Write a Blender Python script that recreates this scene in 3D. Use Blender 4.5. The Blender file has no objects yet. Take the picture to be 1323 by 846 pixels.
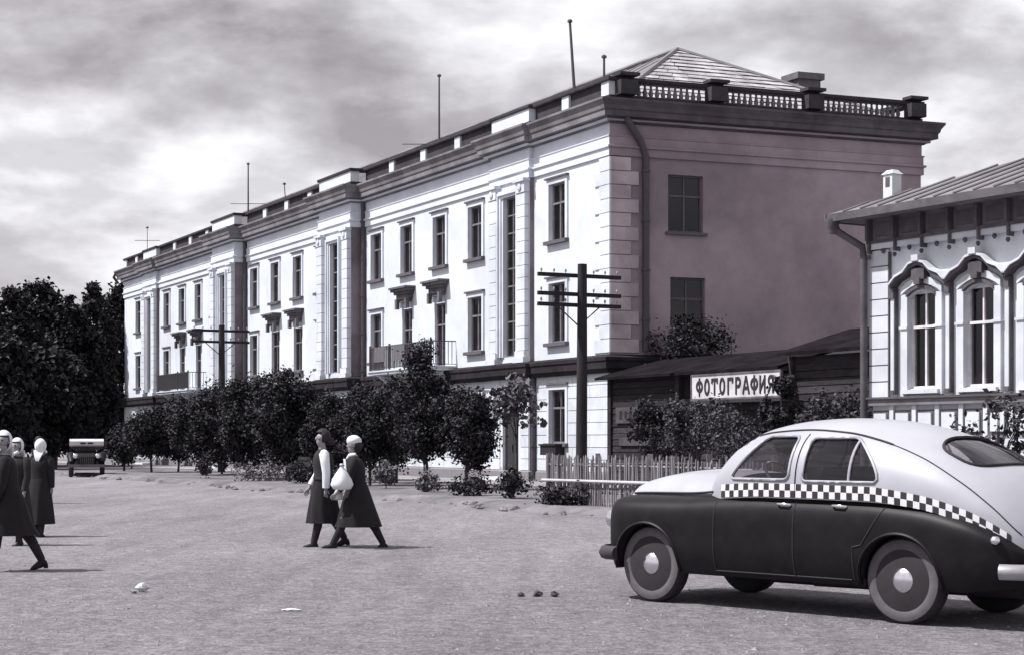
import bpy, bmesh, math, random
import numpy as np
from mathutils import Vector, Matrix
R = math.radians
random.seed(7)
rng = np.random.default_rng(7)
scene = bpy.context.scene
COL = scene.collection

# ------------------------------------------------------------------ camera
FPX, EYE, CX, HY = 2200.0, 1.45, 661.5, 571.0       # focal length (photo px), eye height, centre column, horizon row
cam_d = bpy.data.cameras.new('camera')
cam = bpy.data.objects.new('camera', cam_d)
COL.objects.link(cam)
cam.location = (0, 0, EYE)
cam.rotation_euler = (R(90), 0, 0)
cam_d.sensor_width = 36.0
cam_d.lens = 36.0 * FPX / 1323.0
cam_d.shift_y = (HY - 423.0) / 1323.0
cam_d.clip_end = 3000
scene.camera = cam

# ------------------------------------------------------------------ sky and sun
SUN_EL, SUN_AZ = R(56), R(-96)                       # azimuth measured from +Y (view direction) towards +X
w = bpy.data.worlds.new('World'); scene.world = w; w.use_nodes = True
nt = w.node_tree; nt.nodes.clear()
N = nt.nodes.new; LK = nt.links.new
out = N('ShaderNodeOutputWorld'); bg = N('ShaderNodeBackground'); LK(bg.outputs[0], out.inputs[0])
sky = N('ShaderNodeTexSky'); sky.sky_type = 'NISHITA'; sky.sun_disc = False
sky.sun_elevation = SUN_EL; sky.sun_rotation = SUN_AZ; sky.dust_density = 2.0; sky.altitude = 200
bw = N('ShaderNodeRGBToBW'); LK(sky.outputs[0], bw.inputs[0])
tint = N('ShaderNodeMix'); tint.data_type = 'RGBA'; tint.blend_type = 'MULTIPLY'; tint.inputs[0].default_value = 1
tint.inputs[7].default_value = (1.0, 0.93, 0.99, 1); LK(bw.outputs[0], tint.inputs[6])
tc = N('ShaderNodeTexCoord'); sep = N('ShaderNodeSeparateXYZ'); LK(tc.outputs['Generated'], sep.inputs[0])
zz = N('ShaderNodeMath'); zz.operation = 'MAXIMUM'; zz.inputs[1].default_value = 0.0; LK(sep.outputs[2], zz.inputs[0])
za = N('ShaderNodeMath'); za.operation = 'ADD'; za.inputs[1].default_value = 0.32; LK(zz.outputs[0], za.inputs[0])
dx = N('ShaderNodeMath'); dx.operation = 'DIVIDE'; LK(sep.outputs[0], dx.inputs[0]); LK(za.outputs[0], dx.inputs[1])
dy = N('ShaderNodeMath'); dy.operation = 'DIVIDE'; LK(sep.outputs[1], dy.inputs[0]); LK(za.outputs[0], dy.inputs[1])
cmb = N('ShaderNodeCombineXYZ'); LK(dx.outputs[0], cmb.inputs[0]); LK(dy.outputs[0], cmb.inputs[1])
cmb.inputs[2].default_value = 3.1
n1 = N('ShaderNodeTexNoise'); n1.inputs['Scale'].default_value = 3.1; n1.inputs['Detail'].default_value = 10
n1.inputs['Roughness'].default_value = 0.54; n1.inputs['Distortion'].default_value = 0.15; LK(cmb.outputs[0], n1.inputs['Vector'])
cr = N('ShaderNodeValToRGB'); cr.color_ramp.elements[0].position = 0.33; cr.color_ramp.elements[1].position = 0.56
cr.color_ramp.elements[0].color = (0, 0, 0, 1); cr.color_ramp.elements[1].color = (1, 1, 1, 1); LK(n1.outputs[0], cr.inputs[0])
n2 = N('ShaderNodeTexNoise'); n2.inputs['Scale'].default_value = 7.0; n2.inputs['Detail'].default_value = 8; n2.inputs['Roughness'].default_value = 0.5; LK(cmb.outputs[0], n2.inputs['Vector'])
cr2 = N('ShaderNodeMapRange'); cr2.inputs[1].default_value = 0.40; cr2.inputs[2].default_value = 0.57; cr2.inputs[3].default_value = 6.2; cr2.inputs[4].default_value = 8.7; LK(n2.outputs[0], cr2.inputs[0])
cs_ = N('ShaderNodeVectorMath'); cs_.operation = 'SCALE'; cs_.inputs[0].default_value = (1.0, 0.995, 1.04); LK(cr2.outputs[0], cs_.inputs['Scale'])
mixc = N('ShaderNodeMix'); mixc.data_type = 'RGBA'; LK(cr.outputs[0], mixc.inputs[0]); LK(tint.outputs[2], mixc.inputs[6])
LK(cs_.outputs[0], mixc.inputs[7])
LK(mixc.outputs[2], bg.inputs[0]); bg.inputs[1].default_value = 0.08

sd = bpy.data.lights.new('sun', 'SUN'); sun = bpy.data.objects.new('sun', sd); COL.objects.link(sun)
sd.energy = 4.6; sd.angle = R(0.6); sd.color = (1.0, 0.985, 0.985)
to_sun = Vector((math.sin(SUN_AZ) * math.cos(SUN_EL), math.cos(SUN_AZ) * math.cos(SUN_EL), math.sin(SUN_EL)))
sun.rotation_euler = to_sun.to_track_quat('Z', 'Y').to_euler()
sun.location = to_sun * 120
vs = scene.view_settings
vs.view_transform = 'Standard'; vs.look = 'None'; vs.gamma = 1.0; vs.use_curve_mapping = False; vs.exposure = 0.55

# ------------------------------------------------------------------ materials
MATS = {}
def mat(name, col, rough=0.85, amt=0.18, scale=4.0, stain=0.0, stain_scale=0.5, bump=0.0, bscale=30.0, metal=0.0, coat=0.0, spec=0.3, obj_var=0.0, stain_lo=0.42, stain_hi=0.62, stretch=None):
    m = bpy.data.materials.new(name); m.use_nodes = True; MATS[name] = m
    t = m.node_tree; b = t.nodes['Principled BSDF']; n = t.nodes.new; l = t.links.new
    b.inputs['Roughness'].default_value = rough; b.inputs['Metallic'].default_value = metal
    b.inputs['Specular IOR Level'].default_value = spec; b.inputs['Coat Weight'].default_value = coat
    b.inputs['Coat Roughness'].default_value = 0.12
    g = n('ShaderNodeNewGeometry'); vec = g.outputs['Position']
    if stretch:
        mp = n('ShaderNodeMapping'); mp.inputs['Scale'].default_value = stretch; l(vec, mp.inputs[0]); vec = mp.outputs[0]
    no = n('ShaderNodeTexNoise'); no.inputs['Scale'].default_value = scale; no.inputs['Detail'].default_value = 6; no.inputs['Roughness'].default_value = 0.65
    l(vec, no.inputs['Vector'])
    mr = n('ShaderNodeMapRange'); mr.inputs[1].default_value = 0.25; mr.inputs[2].default_value = 0.75
    mr.inputs[3].default_value = 1 - amt; mr.inputs[4].default_value = 1 + amt; l(no.outputs[0], mr.inputs[0])
    val = mr.outputs[0]
    if stain:
        s = n('ShaderNodeTexNoise'); s.inputs['Scale'].default_value = stain_scale; s.inputs['Detail'].default_value = 7; s.inputs['Distortion'].default_value = 0.6; l(vec, s.inputs['Vector'])
        sr = n('ShaderNodeMapRange'); sr.inputs[1].default_value = stain_lo; sr.inputs[2].default_value = stain_hi; sr.inputs[3].default_value = 1; sr.inputs[4].default_value = 1 - stain; l(s.outputs[0], sr.inputs[0])
        mm = n('ShaderNodeMath'); mm.operation = 'MULTIPLY'; l(val, mm.inputs[0]); l(sr.outputs[0], mm.inputs[1]); val = mm.outputs[0]
    if obj_var:
        oi = n('ShaderNodeObjectInfo'); orr = n('ShaderNodeMapRange'); orr.inputs[3].default_value = 1 - obj_var; orr.inputs[4].default_value = 1 + obj_var; l(oi.outputs['Random'], orr.inputs[0])
        mm = n('ShaderNodeMath'); mm.operation = 'MULTIPLY'; l(val, mm.inputs[0]); l(orr.outputs[0], mm.inputs[1]); val = mm.outputs[0]
    mx = n('ShaderNodeVectorMath'); mx.operation = 'SCALE'; mx.inputs[0].default_value = col; l(val, mx.inputs['Scale'])
    l(mx.outputs[0], b.inputs['Base Color'])
    if bump:
        bn = n('ShaderNodeTexNoise'); bn.inputs['Scale'].default_value = bscale; bn.inputs['Detail'].default_value = 4; l(vec, bn.inputs['Vector'])
        bp = n('ShaderNodeBump'); bp.inputs['Strength'].default_value = bump; bp.inputs['Distance'].default_value = 0.03; l(bn.outputs[0], bp.inputs['Height']); l(bp.outputs[0], b.inputs['Normal'])
    return m
def T(v, k=0.0):      # monochrome value with the print's faint mauve cast
    k = max(0.25, 1 - 2.2 * v); return (v * (1 + .03 * k), v * (1 - .10 * k), v * (1 + .05 * k))
mat('white_plaster', (0.60, 0.632, 0.69), 0.9, 0.06, 2.5, 0.13, 0.35, 0.15, 18)
mat('trim_plaster', (0.58, 0.61, 0.66), 0.9, 0.08, 3, 0.14, 0.6, 0.15, 20)
mat('course_stone', (0.57, 0.60, 0.645), 0.9, 0.07, 4, 0.15, 0.8, 0.2, 22, obj_var=0.06)
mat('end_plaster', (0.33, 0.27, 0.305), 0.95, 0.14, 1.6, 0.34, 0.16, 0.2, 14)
mat('return_shade', (0.20, 0.165, 0.19), 0.95, 0.2, 1.6, 0.4, 0.5, 0.2, 14)  # darker plaster for the tower sides, their shade put into the colour
mat('end_quoin', (0.44, 0.37, 0.41), 0.95, 0.14, 1.6, 0.3, 0.6, 0.2, 14)  # greyed trim for the quoin returns, end-side shade put into the colour
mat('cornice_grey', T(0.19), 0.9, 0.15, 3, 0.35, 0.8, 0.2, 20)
mat('end_cornice', T(0.10), 0.9, 0.2, 3, 0.35, 0.8, 0.2, 20)  # darker copy of the cornice grey that carries the end side's shade
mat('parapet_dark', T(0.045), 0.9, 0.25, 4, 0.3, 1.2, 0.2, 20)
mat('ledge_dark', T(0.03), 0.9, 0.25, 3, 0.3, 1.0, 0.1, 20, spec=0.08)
mat('joint_dark', T(0.20), 0.95, 0.1)
mat('wood_frame', T(0.17), 0.7, 0.2, 6, 0.2, 2)
mat('wood_white', T(0.62), 0.7, 0.1, 6, 0.2, 2)
mat('curtain', (0.62, 0.62, 0.65), 0.9, 0.15, 5, stretch=(6, 6, 0.4))
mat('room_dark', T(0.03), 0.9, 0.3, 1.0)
mat('hood_dark', T(0.13), 0.9, 0.25, 5, 0.4, 2)
mat('sill_dark', T(0.10), 0.9, 0.2, 5)
mat('iron', T(0.05), 0.55, 0.25, 6, spec=0.5)
mat('roof_metal', T(0.16), 0.6, 0.2, 1.5, 0.3, 0.6, spec=0.5)
mat('slate', T(0.40), 0.85, 0.15, 4, 0.3, 1.2, 0.2, 20, obj_var=0.16)
mat('sign_board_dark', T(0.07), 0.95, 0.3, 4, 0.4, 2)
mat('shed_roof', T(0.016), 1.0, 0.3, 3, 0.3, 1.0, spec=0.0)
mat('brick_dark', T(0.12), 0.9, 0.3, 6)
mat('pole_wood', T(0.03), 0.95, 0.3, 6, 0.3, 2, 0.4, 25, stretch=(6, 6, 0.6))
mat('ceramic', T(0.25), 0.3, 0.1, 5, spec=0.6)
mat('bark', T(0.06), 0.95, 0.3, 8, 0, 1, 0.5, 20)
mat('fence_wood', T(0.19), 0.9, 0.25, 5, 0.3, 2.0, 0.3, 25, obj_var=0.38, stretch=(4, 4, 0.6))
mat('pipe_pale', T(0.40), 0.6, 0.2, 4)
mat('shed_wood', T(0.035), 0.97, 0.35, 4, 0.35, 1.5, 0.4, 25, obj_var=0.35, stretch=(1, 1, 5))
mat('sign_white', T(0.55), 0.7, 0.08, 5, 0.25, 2.0)
mat('sign_ink', T(0.025), 0.8, 0.2)
mat('house_wall', (0.58, 0.605, 0.65), 0.9, 0.05, 3, 0.16, 0.7, 0.15, 18)
mat('house_trim', (0.57, 0.59, 0.63), 0.9, 0.06, 3, 0.15, 1)
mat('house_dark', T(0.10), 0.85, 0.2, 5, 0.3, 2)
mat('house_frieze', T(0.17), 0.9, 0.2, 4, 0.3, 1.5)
mat('skin', T(0.24), 0.6, 0.05)
mat('cloth_black', T(0.012), 0.9, 0.3, 8)
mat('cloth_dark', T(0.02), 0.9, 0.3, 8)
mat('cloth_grey', T(0.12), 0.9, 0.2, 8)
mat('cloth_white', (0.62, 0.64, 0.68), 0.9, 0.06, 6)
mat('hair', T(0.02), 0.7, 0.4, 25, spec=0.25)
mat('leather', T(0.015), 0.8, 0.2, 10)
mat('paint_black', T(0.008), 0.48, 0.5, 6, coat=0.0, spec=0.16)
mat('paint_white', (0.36, 0.362, 0.40), 0.45, 0.05, 2, 0.12, 1.2, coat=0.12, spec=0.35)
mat('chrome', (0.75, 0.74, 0.78), 0.22, 0.08, 6, metal=1.0)
mat('dull_metal', T(0.035), 0.5, 0.3, 8, spec=0.3)
mat('dull_chrome', (0.42, 0.41, 0.44), 0.4, 0.2, 8, metal=0.8)
mat('rubber', T(0.028), 0.85, 0.2, 8)
mat('tyre_wall', T(0.10), 0.9, 0.2, 9)
mat('car_inside', T(0.02), 0.85, 0.3, 5)
mat('seat_cloth', T(0.12), 0.9, 0.2, 5)
mat('paper', (0.5, 0.51, 0.54), 0.9, 0.1, 8)
mat('stone_dark', T(0.06), 0.9, 0.3, 8)
mat('pebble', T(0.24), 0.9, 0.3, 3)

def leaf_mat(name, lo, hi):
    m = bpy.data.materials.new(name); m.use_nodes = True; MATS[name] = m
    t = m.node_tree; b = t.nodes['Principled BSDF']; b.inputs['Roughness'].default_value = 0.55; b.inputs['Specular IOR Level'].default_value = 0.25
    g = t.nodes.new('ShaderNodeNewGeometry'); mr = t.nodes.new('ShaderNodeMapRange')
    mr.inputs[3].default_value = lo; mr.inputs[4].default_value = hi; b.inputs['Specular IOR Level'].default_value = 0.12; t.links.new(g.outputs['Random Per Island'], mr.inputs[0])
    s = t.nodes.new('ShaderNodeVectorMath'); s.operation = 'SCALE'; s.inputs[0].default_value = (0.98, 0.92, 1.06); t.links.new(mr.outputs[0], s.inputs['Scale'])
    t.links.new(s.outputs[0], b.inputs['Base Color'])
leaf_mat('leaf_dark', 0.012, 0.05)
leaf_mat('leaf_far', 0.008, 0.034)
leaf_mat('leaf_pale', 0.05, 0.2)
leaf_mat('leaf_mid', 0.02, 0.10)

def glass_mat(name, tint, refl_rough=0.05, boost=0.08):
    m = bpy.data.materials.new(name); m.use_nodes = True; MATS[name] = m
    t = m.node_tree; t.nodes.clear(); n = t.nodes.new; l = t.links.new
    o = n('ShaderNodeOutputMaterial'); mx = n('ShaderNodeMixShader'); tr = n('ShaderNodeBsdfTransparent'); gl = n('ShaderNodeBsdfGlossy')
    tr.inputs[0].default_value = (tint, tint * 0.97, tint, 1); gl.inputs['Roughness'].default_value = refl_rough; gl.inputs[0].default_value = (0.8, 0.78, 0.82, 1)
    lw = n('ShaderNodeLayerWeight'); lw.inputs[0].default_value = 0.5      # facing factor, the same from both sides of the sheet
    pw = n('ShaderNodeMath'); pw.operation = 'POWER'; pw.inputs[1].default_value = 4.0; l(lw.outputs['Facing'], pw.inputs[0])
    ml = n('ShaderNodeMath'); ml.operation = 'MULTIPLY_ADD'; ml.inputs[1].default_value = 0.75; ml.inputs[2].default_value = boost; l(pw.outputs[0], ml.inputs[0])
    l(ml.outputs[0], mx.inputs[0]); l(tr.outputs[0], mx.inputs[1]); l(gl.outputs[0], mx.inputs[2]); l(mx.outputs[0], o.inputs[0])
glass_mat('glass', 0.6, 0.06, 0.045)
glass_mat('car_glass', 0.62, 0.04, 0.05)

def ground_mat():
    m = bpy.data.materials.new('dirt_road'); m.use_nodes = True; MATS['dirt_road'] = m
    t = m.node_tree; b = t.nodes['Principled BSDF']; n = t.nodes.new; l = t.links.new
    b.inputs['Roughness'].default_value = 0.95; b.inputs['Specular IOR Level'].default_value = 0.1
    g = n('ShaderNodeNewGeometry')
    def noise(scale, detail, mp=None, dist=0.0):
        x = n('ShaderNodeTexNoise'); x.inputs['Scale'].default_value = scale; x.inputs['Detail'].default_value = detail; x.inputs['Roughness'].default_value = 0.7; x.inputs['Distortion'].default_value = dist
        if mp:
            q = n('ShaderNodeMapping'); q.inputs['Scale'].default_value = mp[0]; q.inputs['Rotation'].default_value = (0, 0, mp[1]); l(g.outputs['Position'], q.inputs[0]); l(q.outputs[0], x.inputs['Vector'])
        else: l(g.outputs['Position'], x.inputs['Vector'])
        return x
    def rng_(src, a0, a1, b0, b1):
        r = n('ShaderNodeMapRange'); r.inputs[1].default_value = a0; r.inputs[2].default_value = a1; r.inputs[3].default_value = b0; r.inputs[4].default_value = b1; l(src, r.inputs[0]); return r.outputs[0]
    def mul(a, c):
        x = n('ShaderNodeMath'); x.operation = 'MULTIPLY'; l(a, x.inputs[0]); l(c, x.inputs[1]); return x.outputs[0]
    big = rng_(noise(0.22, 5, ((1, 0.55, 1), R(-25)), 0.5).outputs[0], 0.3, 0.7, 0.80, 1.14)
    trk = rng_(noise(1.0, 6, ((1.4, 0.16, 1), R(-38)), 0.4).outputs[0], 0.3, 0.7, 0.82, 1.14)
    med = mul(rng_(noise(3.0, 8).outputs[0], 0.3, 0.7, 0.78, 1.2), rng_(noise(11, 7, ((1, 1.0, 1), 0.3), 0.3).outputs[0], 0.32, 0.68, 0.6, 1.4))
    fin = rng_(noise(38, 6).outputs[0], 0.3, 0.7, 0.5, 1.5)
    vo = n('ShaderNodeTexVoronoi'); vo.inputs['Scale'].default_value = 14; l(g.outputs['Position'], vo.inputs['Vector'])
    peb = rng_(vo.outputs['Distance'], 0.05, 0.28, 1.35, 1.0)
    val = mul(mul(mul(big, trk), mul(med, fin)), peb)
    s = n('ShaderNodeVectorMath'); s.operation = 'SCALE'; s.inputs[0].default_value = (0.236, 0.218, 0.236); l(val, s.inputs['Scale']); l(s.outputs[0], b.inputs['Base Color'])
    bn = noise(22, 8); bp = n('ShaderNodeBump'); bp.inputs['Strength'].default_value = 1.0; bp.inputs['Distance'].default_value = 0.05; l(bn.outputs[0], bp.inputs['Height'])
    bn2 = noise(3.5, 4); bp2 = n('ShaderNodeBump'); bp2.inputs['Strength'].default_value = 0.5; bp2.inputs['Distance'].default_value = 0.12; l(bn2.outputs[0], bp2.inputs['Height']); l(bp.outputs[0], bp2.inputs['Normal'])
    l(bp2.outputs[0], b.inputs['Normal'])
ground_mat()
mat('verge_earth', T(0.165), 0.95, 0.35, 2.0, 0.35, 0.6, 0.6, 14)
mat('path_pale', T(0.27), 0.95, 0.2, 2.0, 0.25, 0.8, 0.4, 16)

# ------------------------------------------------------------------ mesh helpers
class MB:
    def __init__(s, fn=None): s.v = []; s.f = []; s.fn = fn; s.fm = []; s.uv = None
    def pt(s, p):
        s.v.append(tuple(s.fn(*p)) if s.fn else tuple(p)); return len(s.v) - 1
    def poly(s, pts): s.f.append([s.pt(p) for p in pts])
    def box(s, x0, x1, y0, y1, z0, z1):
        i = [s.pt(p) for p in ((x0, y0, z0), (x1, y0, z0), (x1, y1, z0), (x0, y1, z0), (x0, y0, z1), (x1, y0, z1), (x1, y1, z1), (x0, y1, z1))]
        for q in ((0, 3, 2, 1), (4, 5, 6, 7), (0, 1, 5, 4), (1, 2, 6, 5), (2, 3, 7, 6), (3, 0, 4, 7)): s.f.append([i[k] for k in q])
        return s
    def hexa(s, lo, hi):
        i = [s.pt(p) for p in list(lo) + list(hi)]
        for q in ((0, 3, 2, 1), (4, 5, 6, 7), (0, 1, 5, 4), (1, 2, 6, 5), (2, 3, 7, 6), (3, 0, 4, 7)): s.f.append([i[k] for k in q])
        return s
    def loft(s, rings, cap=True, closed=True):
        idx = [[s.pt(p) for p in r] for r in rings]; n = len(idx[0])
        for a, b in zip(idx, idx[1:]):
            for k in range(n if closed else n - 1):
                s.f.append([a[k], a[(k + 1) % n], b[(k + 1) % n], b[k]])
        if cap: s.f.append(idx[0][::-1]); s.f.append(idx[-1])
        return s
    def tube(s, pts, r, n=8, cap=True):
        pts = [Vector(p) for p in pts]; rr = r if isinstance(r, (list, tuple)) else [r] * len(pts)
        rings = []; up = None
        for i, p in enumerate(pts):
            d = (pts[min(i + 1, len(pts) - 1)] - pts[max(i - 1, 0)]).normalized()
            if up is None: up = Vector((0, 0, 1)) if abs(d.z) < 0.9 else Vector((1, 0, 0))
            a = d.cross(up)
            if a.length < 1e-4: a = d.cross(Vector((0.3, 1, 0.2)))
            a.normalize(); b = a.cross(d).normalized(); up = b
            rings.append([p + (a * math.cos(t) + b * math.sin(t)) * rr[i] for t in [2 * math.pi * k / n for k in range(n)]])
        return s.loft(rings, cap)
    def lathe(s, prof, n=12, axis='z', c=(0, 0, 0), cap=True):
        rings = []
        for r, h in prof:
            ring = []
            for k in range(n):
                t = 2 * math.pi * k / n; a, b = r * math.cos(t), r * math.sin(t)
                p = (a, b, h) if axis == 'z' else ((a, h, b) if axis == 'y' else (h, a, b))
                ring.append((p[0] + c[0], p[1] + c[1], p[2] + c[2]))
            rings.append(ring)
        return s.loft(rings, cap)
    def mesh(s, name, m=None, smooth=False, recalc=True):
        me = bpy.data.meshes.new(name); me.from_pydata(s.v, [], s.f)
        if recalc:
            bm = bmesh.new(); bm.from_mesh(me); bmesh.ops.recalc_face_normals(bm, faces=bm.faces); bm.to_mesh(me); bm.free()
        if m: me.materials.append(MATS[m])
        if smooth:
            me.polygons.foreach_set('use_smooth', [True] * len(me.polygons))
            me.set_sharp_from_angle(angle=R(smooth if smooth is not True else 40))
        me.update(); return me
    def build(s, name, m, parent=None, smooth=False, loc=None, rot=None, recalc=True):
        return link(name, s.mesh(name, m, smooth, recalc), parent, loc, rot)
def link(name, me, parent=None, loc=None, rot=None, scale=None):
    o = bpy.data.objects.new(name, me); COL.objects.link(o)
    if parent: o.parent = parent
    if loc is not None: o.location = loc
    if rot is not None: o.rotation_euler = rot
    if scale is not None: o.scale = scale
    return o
def tag(o, label=None, cat=None, group=None, kind=None):
    if label: o['label'] = label
    if cat: o['category'] = cat
    if group: o['group'] = group
    if kind: o['kind'] = kind
    return o
def thing(name, label, cat, loc=(0, 0, 0), rz=0, group=None):
    o = bpy.data.objects.new(name, None); COL.objects.link(o); o.location = loc; o.rotation_euler = (0, 0, rz); o.empty_display_size = 0.3
    return tag(o, label, cat, group)
def copy_tree(o, parent=None):
    c = o.copy(); COL.objects.link(c); c.parent = parent
    for ch in o.children: copy_tree(ch, c)
    return c

# ------------------------------------------------------------------ street frame: u along the long facade away from its near corner, q out towards the street
TH = math.atan(1128.5 / FPX)
TD = Vector((-math.sin(TH), math.cos(TH), 0)); ND = Vector((-math.cos(TH), -math.sin(TH), 0))
C0 = Vector(((788 - CX) / FPX * 55.0, 55.0, 0))
def SP(u, q, z=0.0): return C0 + TD * u + ND * q + Vector((0, 0, z))
def row(px, q):                                       # u where a photo column meets the line at distance q from the facade
    r = (px - CX) / FPX; P = C0 + ND * q
    return (r * P.y - P.x) / (TD.x - r * TD.y)

# ------------------------------------------------------------------ ground
def ground():
    mb = MB(); S = 900
    mb.poly([(-S, -60, 0), (S, -60, 0), (S, 1500, 0), (-S, 1500, 0)])
    tag(mb.build('ground', 'dirt_road'), kind='structure')
    # raised verge with a crumbled earth edge, and the trodden path by the facade
    mb = MB(); us = np.arange(-34, 92, 0.35); prof = [(-30, 0.10), (9.6, 0.11), (10.4, 0.12), (10.75, 0.13), (10.95, 0.085), (11.2, 0.012), (11.6, -0.03)]
    rings = []
    for u in us:
        w1 = 0.25 * math.sin(u * 0.7) + 0.18 * math.sin(u * 2.3 + 1) + random.uniform(-.08, .08)
        rings.append([SP(u, q + (w1 if i > 1 else 0), z + (random.uniform(-.02, .025) if 1 < i < 5 else 0)) for i, (q, z) in enumerate(prof)])
    mb.loft(rings, cap=False, closed=False)
    tag(mb.build('verge', 'verge_earth', smooth=60), kind='structure')
    mb = MB(); rings = []
    for u in np.arange(-16, 80, 0.8):
        rings.append([SP(u, 0.8 + random.uniform(-.05, .05), 0.118), SP(u, 3.6 + random.uniform(-.15, .15), 0.122)])
    mb.loft(rings, cap=False, closed=False)
    tag(mb.build('path', 'path_pale'), kind='structure')
    # clods and pebbles
    mb = MB()
    for k in range(2600):
        y = 9.5 + 26 * random.random() ** 1.8; x = random.uniform(-0.34, 0.34) * y; r = random.uniform(0.006, 0.02) * (1.6 if random.random() < .05 else 1)
        if y > 24 and x > -1: continue
        a = random.random() * 6.28; pts = [(x + r * math.cos(a + t) * random.uniform(.7, 1.3), y + r * math.sin(a + t) * random.uniform(.7, 1.3)) for t in (0, 2.1, 4.2)]
        i = [mb.pt((p[0], p[1], -0.002)) for p in pts] + [mb.pt((x, y, r * 0.8))]
        mb.f += [[i[0], i[1], i[3]], [i[1], i[2], i[3]], [i[2], i[0], i[3]]]
    tag(mb.build('pebbles', 'pebble', recalc=False), 'small loose pebbles strewn over the dirt street', 'pebbles', kind='stuff')
    mb = MB()
    for k in range(520):
        u = random.uniform(-24, 40); q = 10.95 + random.gauss(0, .28) + .2 * math.sin(u * .7); r = random.uniform(.03, .10) * (1.5 if random.random() < .1 else 1); c = SP(u, q, 0.0); n = 6
        rings = [[(c.x + r * s_ * math.cos(6.283 * j / n) * random.uniform(.7, 1.3), c.y + r * s_ * math.sin(6.283 * j / n) * random.uniform(.7, 1.3), z * r + random.uniform(-.1, .1) * r) for j in range(n)] for s_, z in ((1.0, -.3), (1.05, .35), (.5, .85))]
        mb.loft(rings)
    tag(mb.build('clods', 'verge_earth', recalc=False), 'lumps of dry earth and stones along the road edge', 'clods', kind='stuff')
ground()

# ------------------------------------------------------------------ the long white building
SK = math.atan((6500 - CX) / FPX)                     # direction of the end wall (the corner is not quite square)
VD = Vector((math.sin(SK), math.cos(SK), 0))
L, D = 61.7, 11.8
def BF(u, q, z): return TD * u - VD * q + Vector((0, 0, z))
BLD = thing('apartment_building', 'long white three-storey plastered building with balustraded parapet and tall stair windows', 'building', C0)
BAYS = [(0, 5.25, 0), (5.25, 8.2, .16), (8.2, 20.9, 0), (20.9, 24.7, .6), (24.7, 37.0, 0), (37.0, 40.8, .6), (40.8, 53.5, 0), (53.5, 56.45, .16), (56.45, L, 0)]
WIN = [3.49, 9.9, 13.1, 16.3, 19.5, 26.05, 29.25, 32.45, 35.65, 42.2, 45.4, 48.6, 51.8, 58.21]
Z3, Z2, Z1 = (8.33, 10.28), (4.85, 6.88), (1.42, 3.25)
BALC = (13.1, 16.3, 45.4, 48.6); HOOD = (13.1, 16.3, 29.25, 32.45, 45.4, 48.6)
WW = 1.16
REV = 0.24
def panel(mb, u0, u1, z0, z1, q, ops, face='q'):
    P = (lambda a, d, z: (a, q - d, z)) if face == 'q' else (lambda a, d, z: (q + d, -a, z))
    us = sorted({u0, u1} | {c - w_ / 2 for c, w_, _, _ in ops} | {c + w_ / 2 for c, w_, _, _ in ops})
    zs = sorted({z0, z1} | {o[2] for o in ops} | {o[3] for o in ops})
    for a, b in zip(us, us[1:]):
        for c, d in zip(zs, zs[1:]):
            mu, mz = (a + b) / 2, (c + d) / 2
            if any(abs(mu - o[0]) < o[1] / 2 and o[2] < mz < o[3] for o in ops): continue
            mb.poly([P(a, 0, c), P(b, 0, c), P(b, 0, d), P(a, 0, d)])
    for c, w_, a, b in ops:
        x0, x1 = c - w_ / 2, c + w_ / 2
        for p in ([(x0, a), (x0, b)], [(x1, a), (x1, b)], [(x0, a), (x1, a)], [(x0, b), (x1, b)]):
            mb.poly([P(p[0][0], 0, p[0][1]), P(p[1][0], 0, p[1][1]), P(p[1][0], REV, p[1][1]), P(p[0][0], REV, p[0][1])])
def zlow(u): return 4.42 if any(abs(u - b) < .1 for b in BALC) else Z2[0]
mb = MB(BF)
for i, (u0, u1, q) in enumerate(BAYS):
    ops = []
    if i % 2 == 0:
        for uc in WIN:
            if u0 < uc < u1: ops += [(uc, WW, *Z3), (uc, WW if zlow(uc) > 4.5 else WW * .86, zlow(uc), Z2[1]), (uc, WW, *Z1)]
    else:
        uc = (u0 + u1) / 2; ops = [(uc, 0.98, 4.5, 10.2), (uc, 1.25, 0.1, 3.35)]
    panel(mb, u0, u1, -0.2, 12.52, q, ops)
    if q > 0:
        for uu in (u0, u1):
            r_ = MB(BF); r_.poly([(uu, -REV, -.2), (uu, q, -.2), (uu, q, 12.52), (uu, -REV, 12.52)]); r_.build('tower_return', 'return_shade', BLD, recalc=False)
mb.poly([(L, 0, -.2), (L, -D, -.2), (L, -D, 12.52), (L, 0, 12.52)]); mb.poly([(0, -D, -.2), (L, -D, -.2), (L, -D, 12.52), (0, -D, 12.52)])
mb.build('wall', 'white_plaster', BLD, recalc=False)
EWIN = [(2.72, 1.28, 8.32, 10.2), (2.80, 1.28, 4.95, 6.85)]
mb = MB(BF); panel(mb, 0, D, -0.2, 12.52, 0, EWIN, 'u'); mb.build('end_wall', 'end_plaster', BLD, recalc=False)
mb = MB(BF); mb.box(0.3, L - .1, -1.3, -1.2, 0, 12.4); mb.box(1.3, 1.4, -D + .2, -1.25, 0, 12.4); mb.build('dark_rooms', 'room_dark', BLD)

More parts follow.
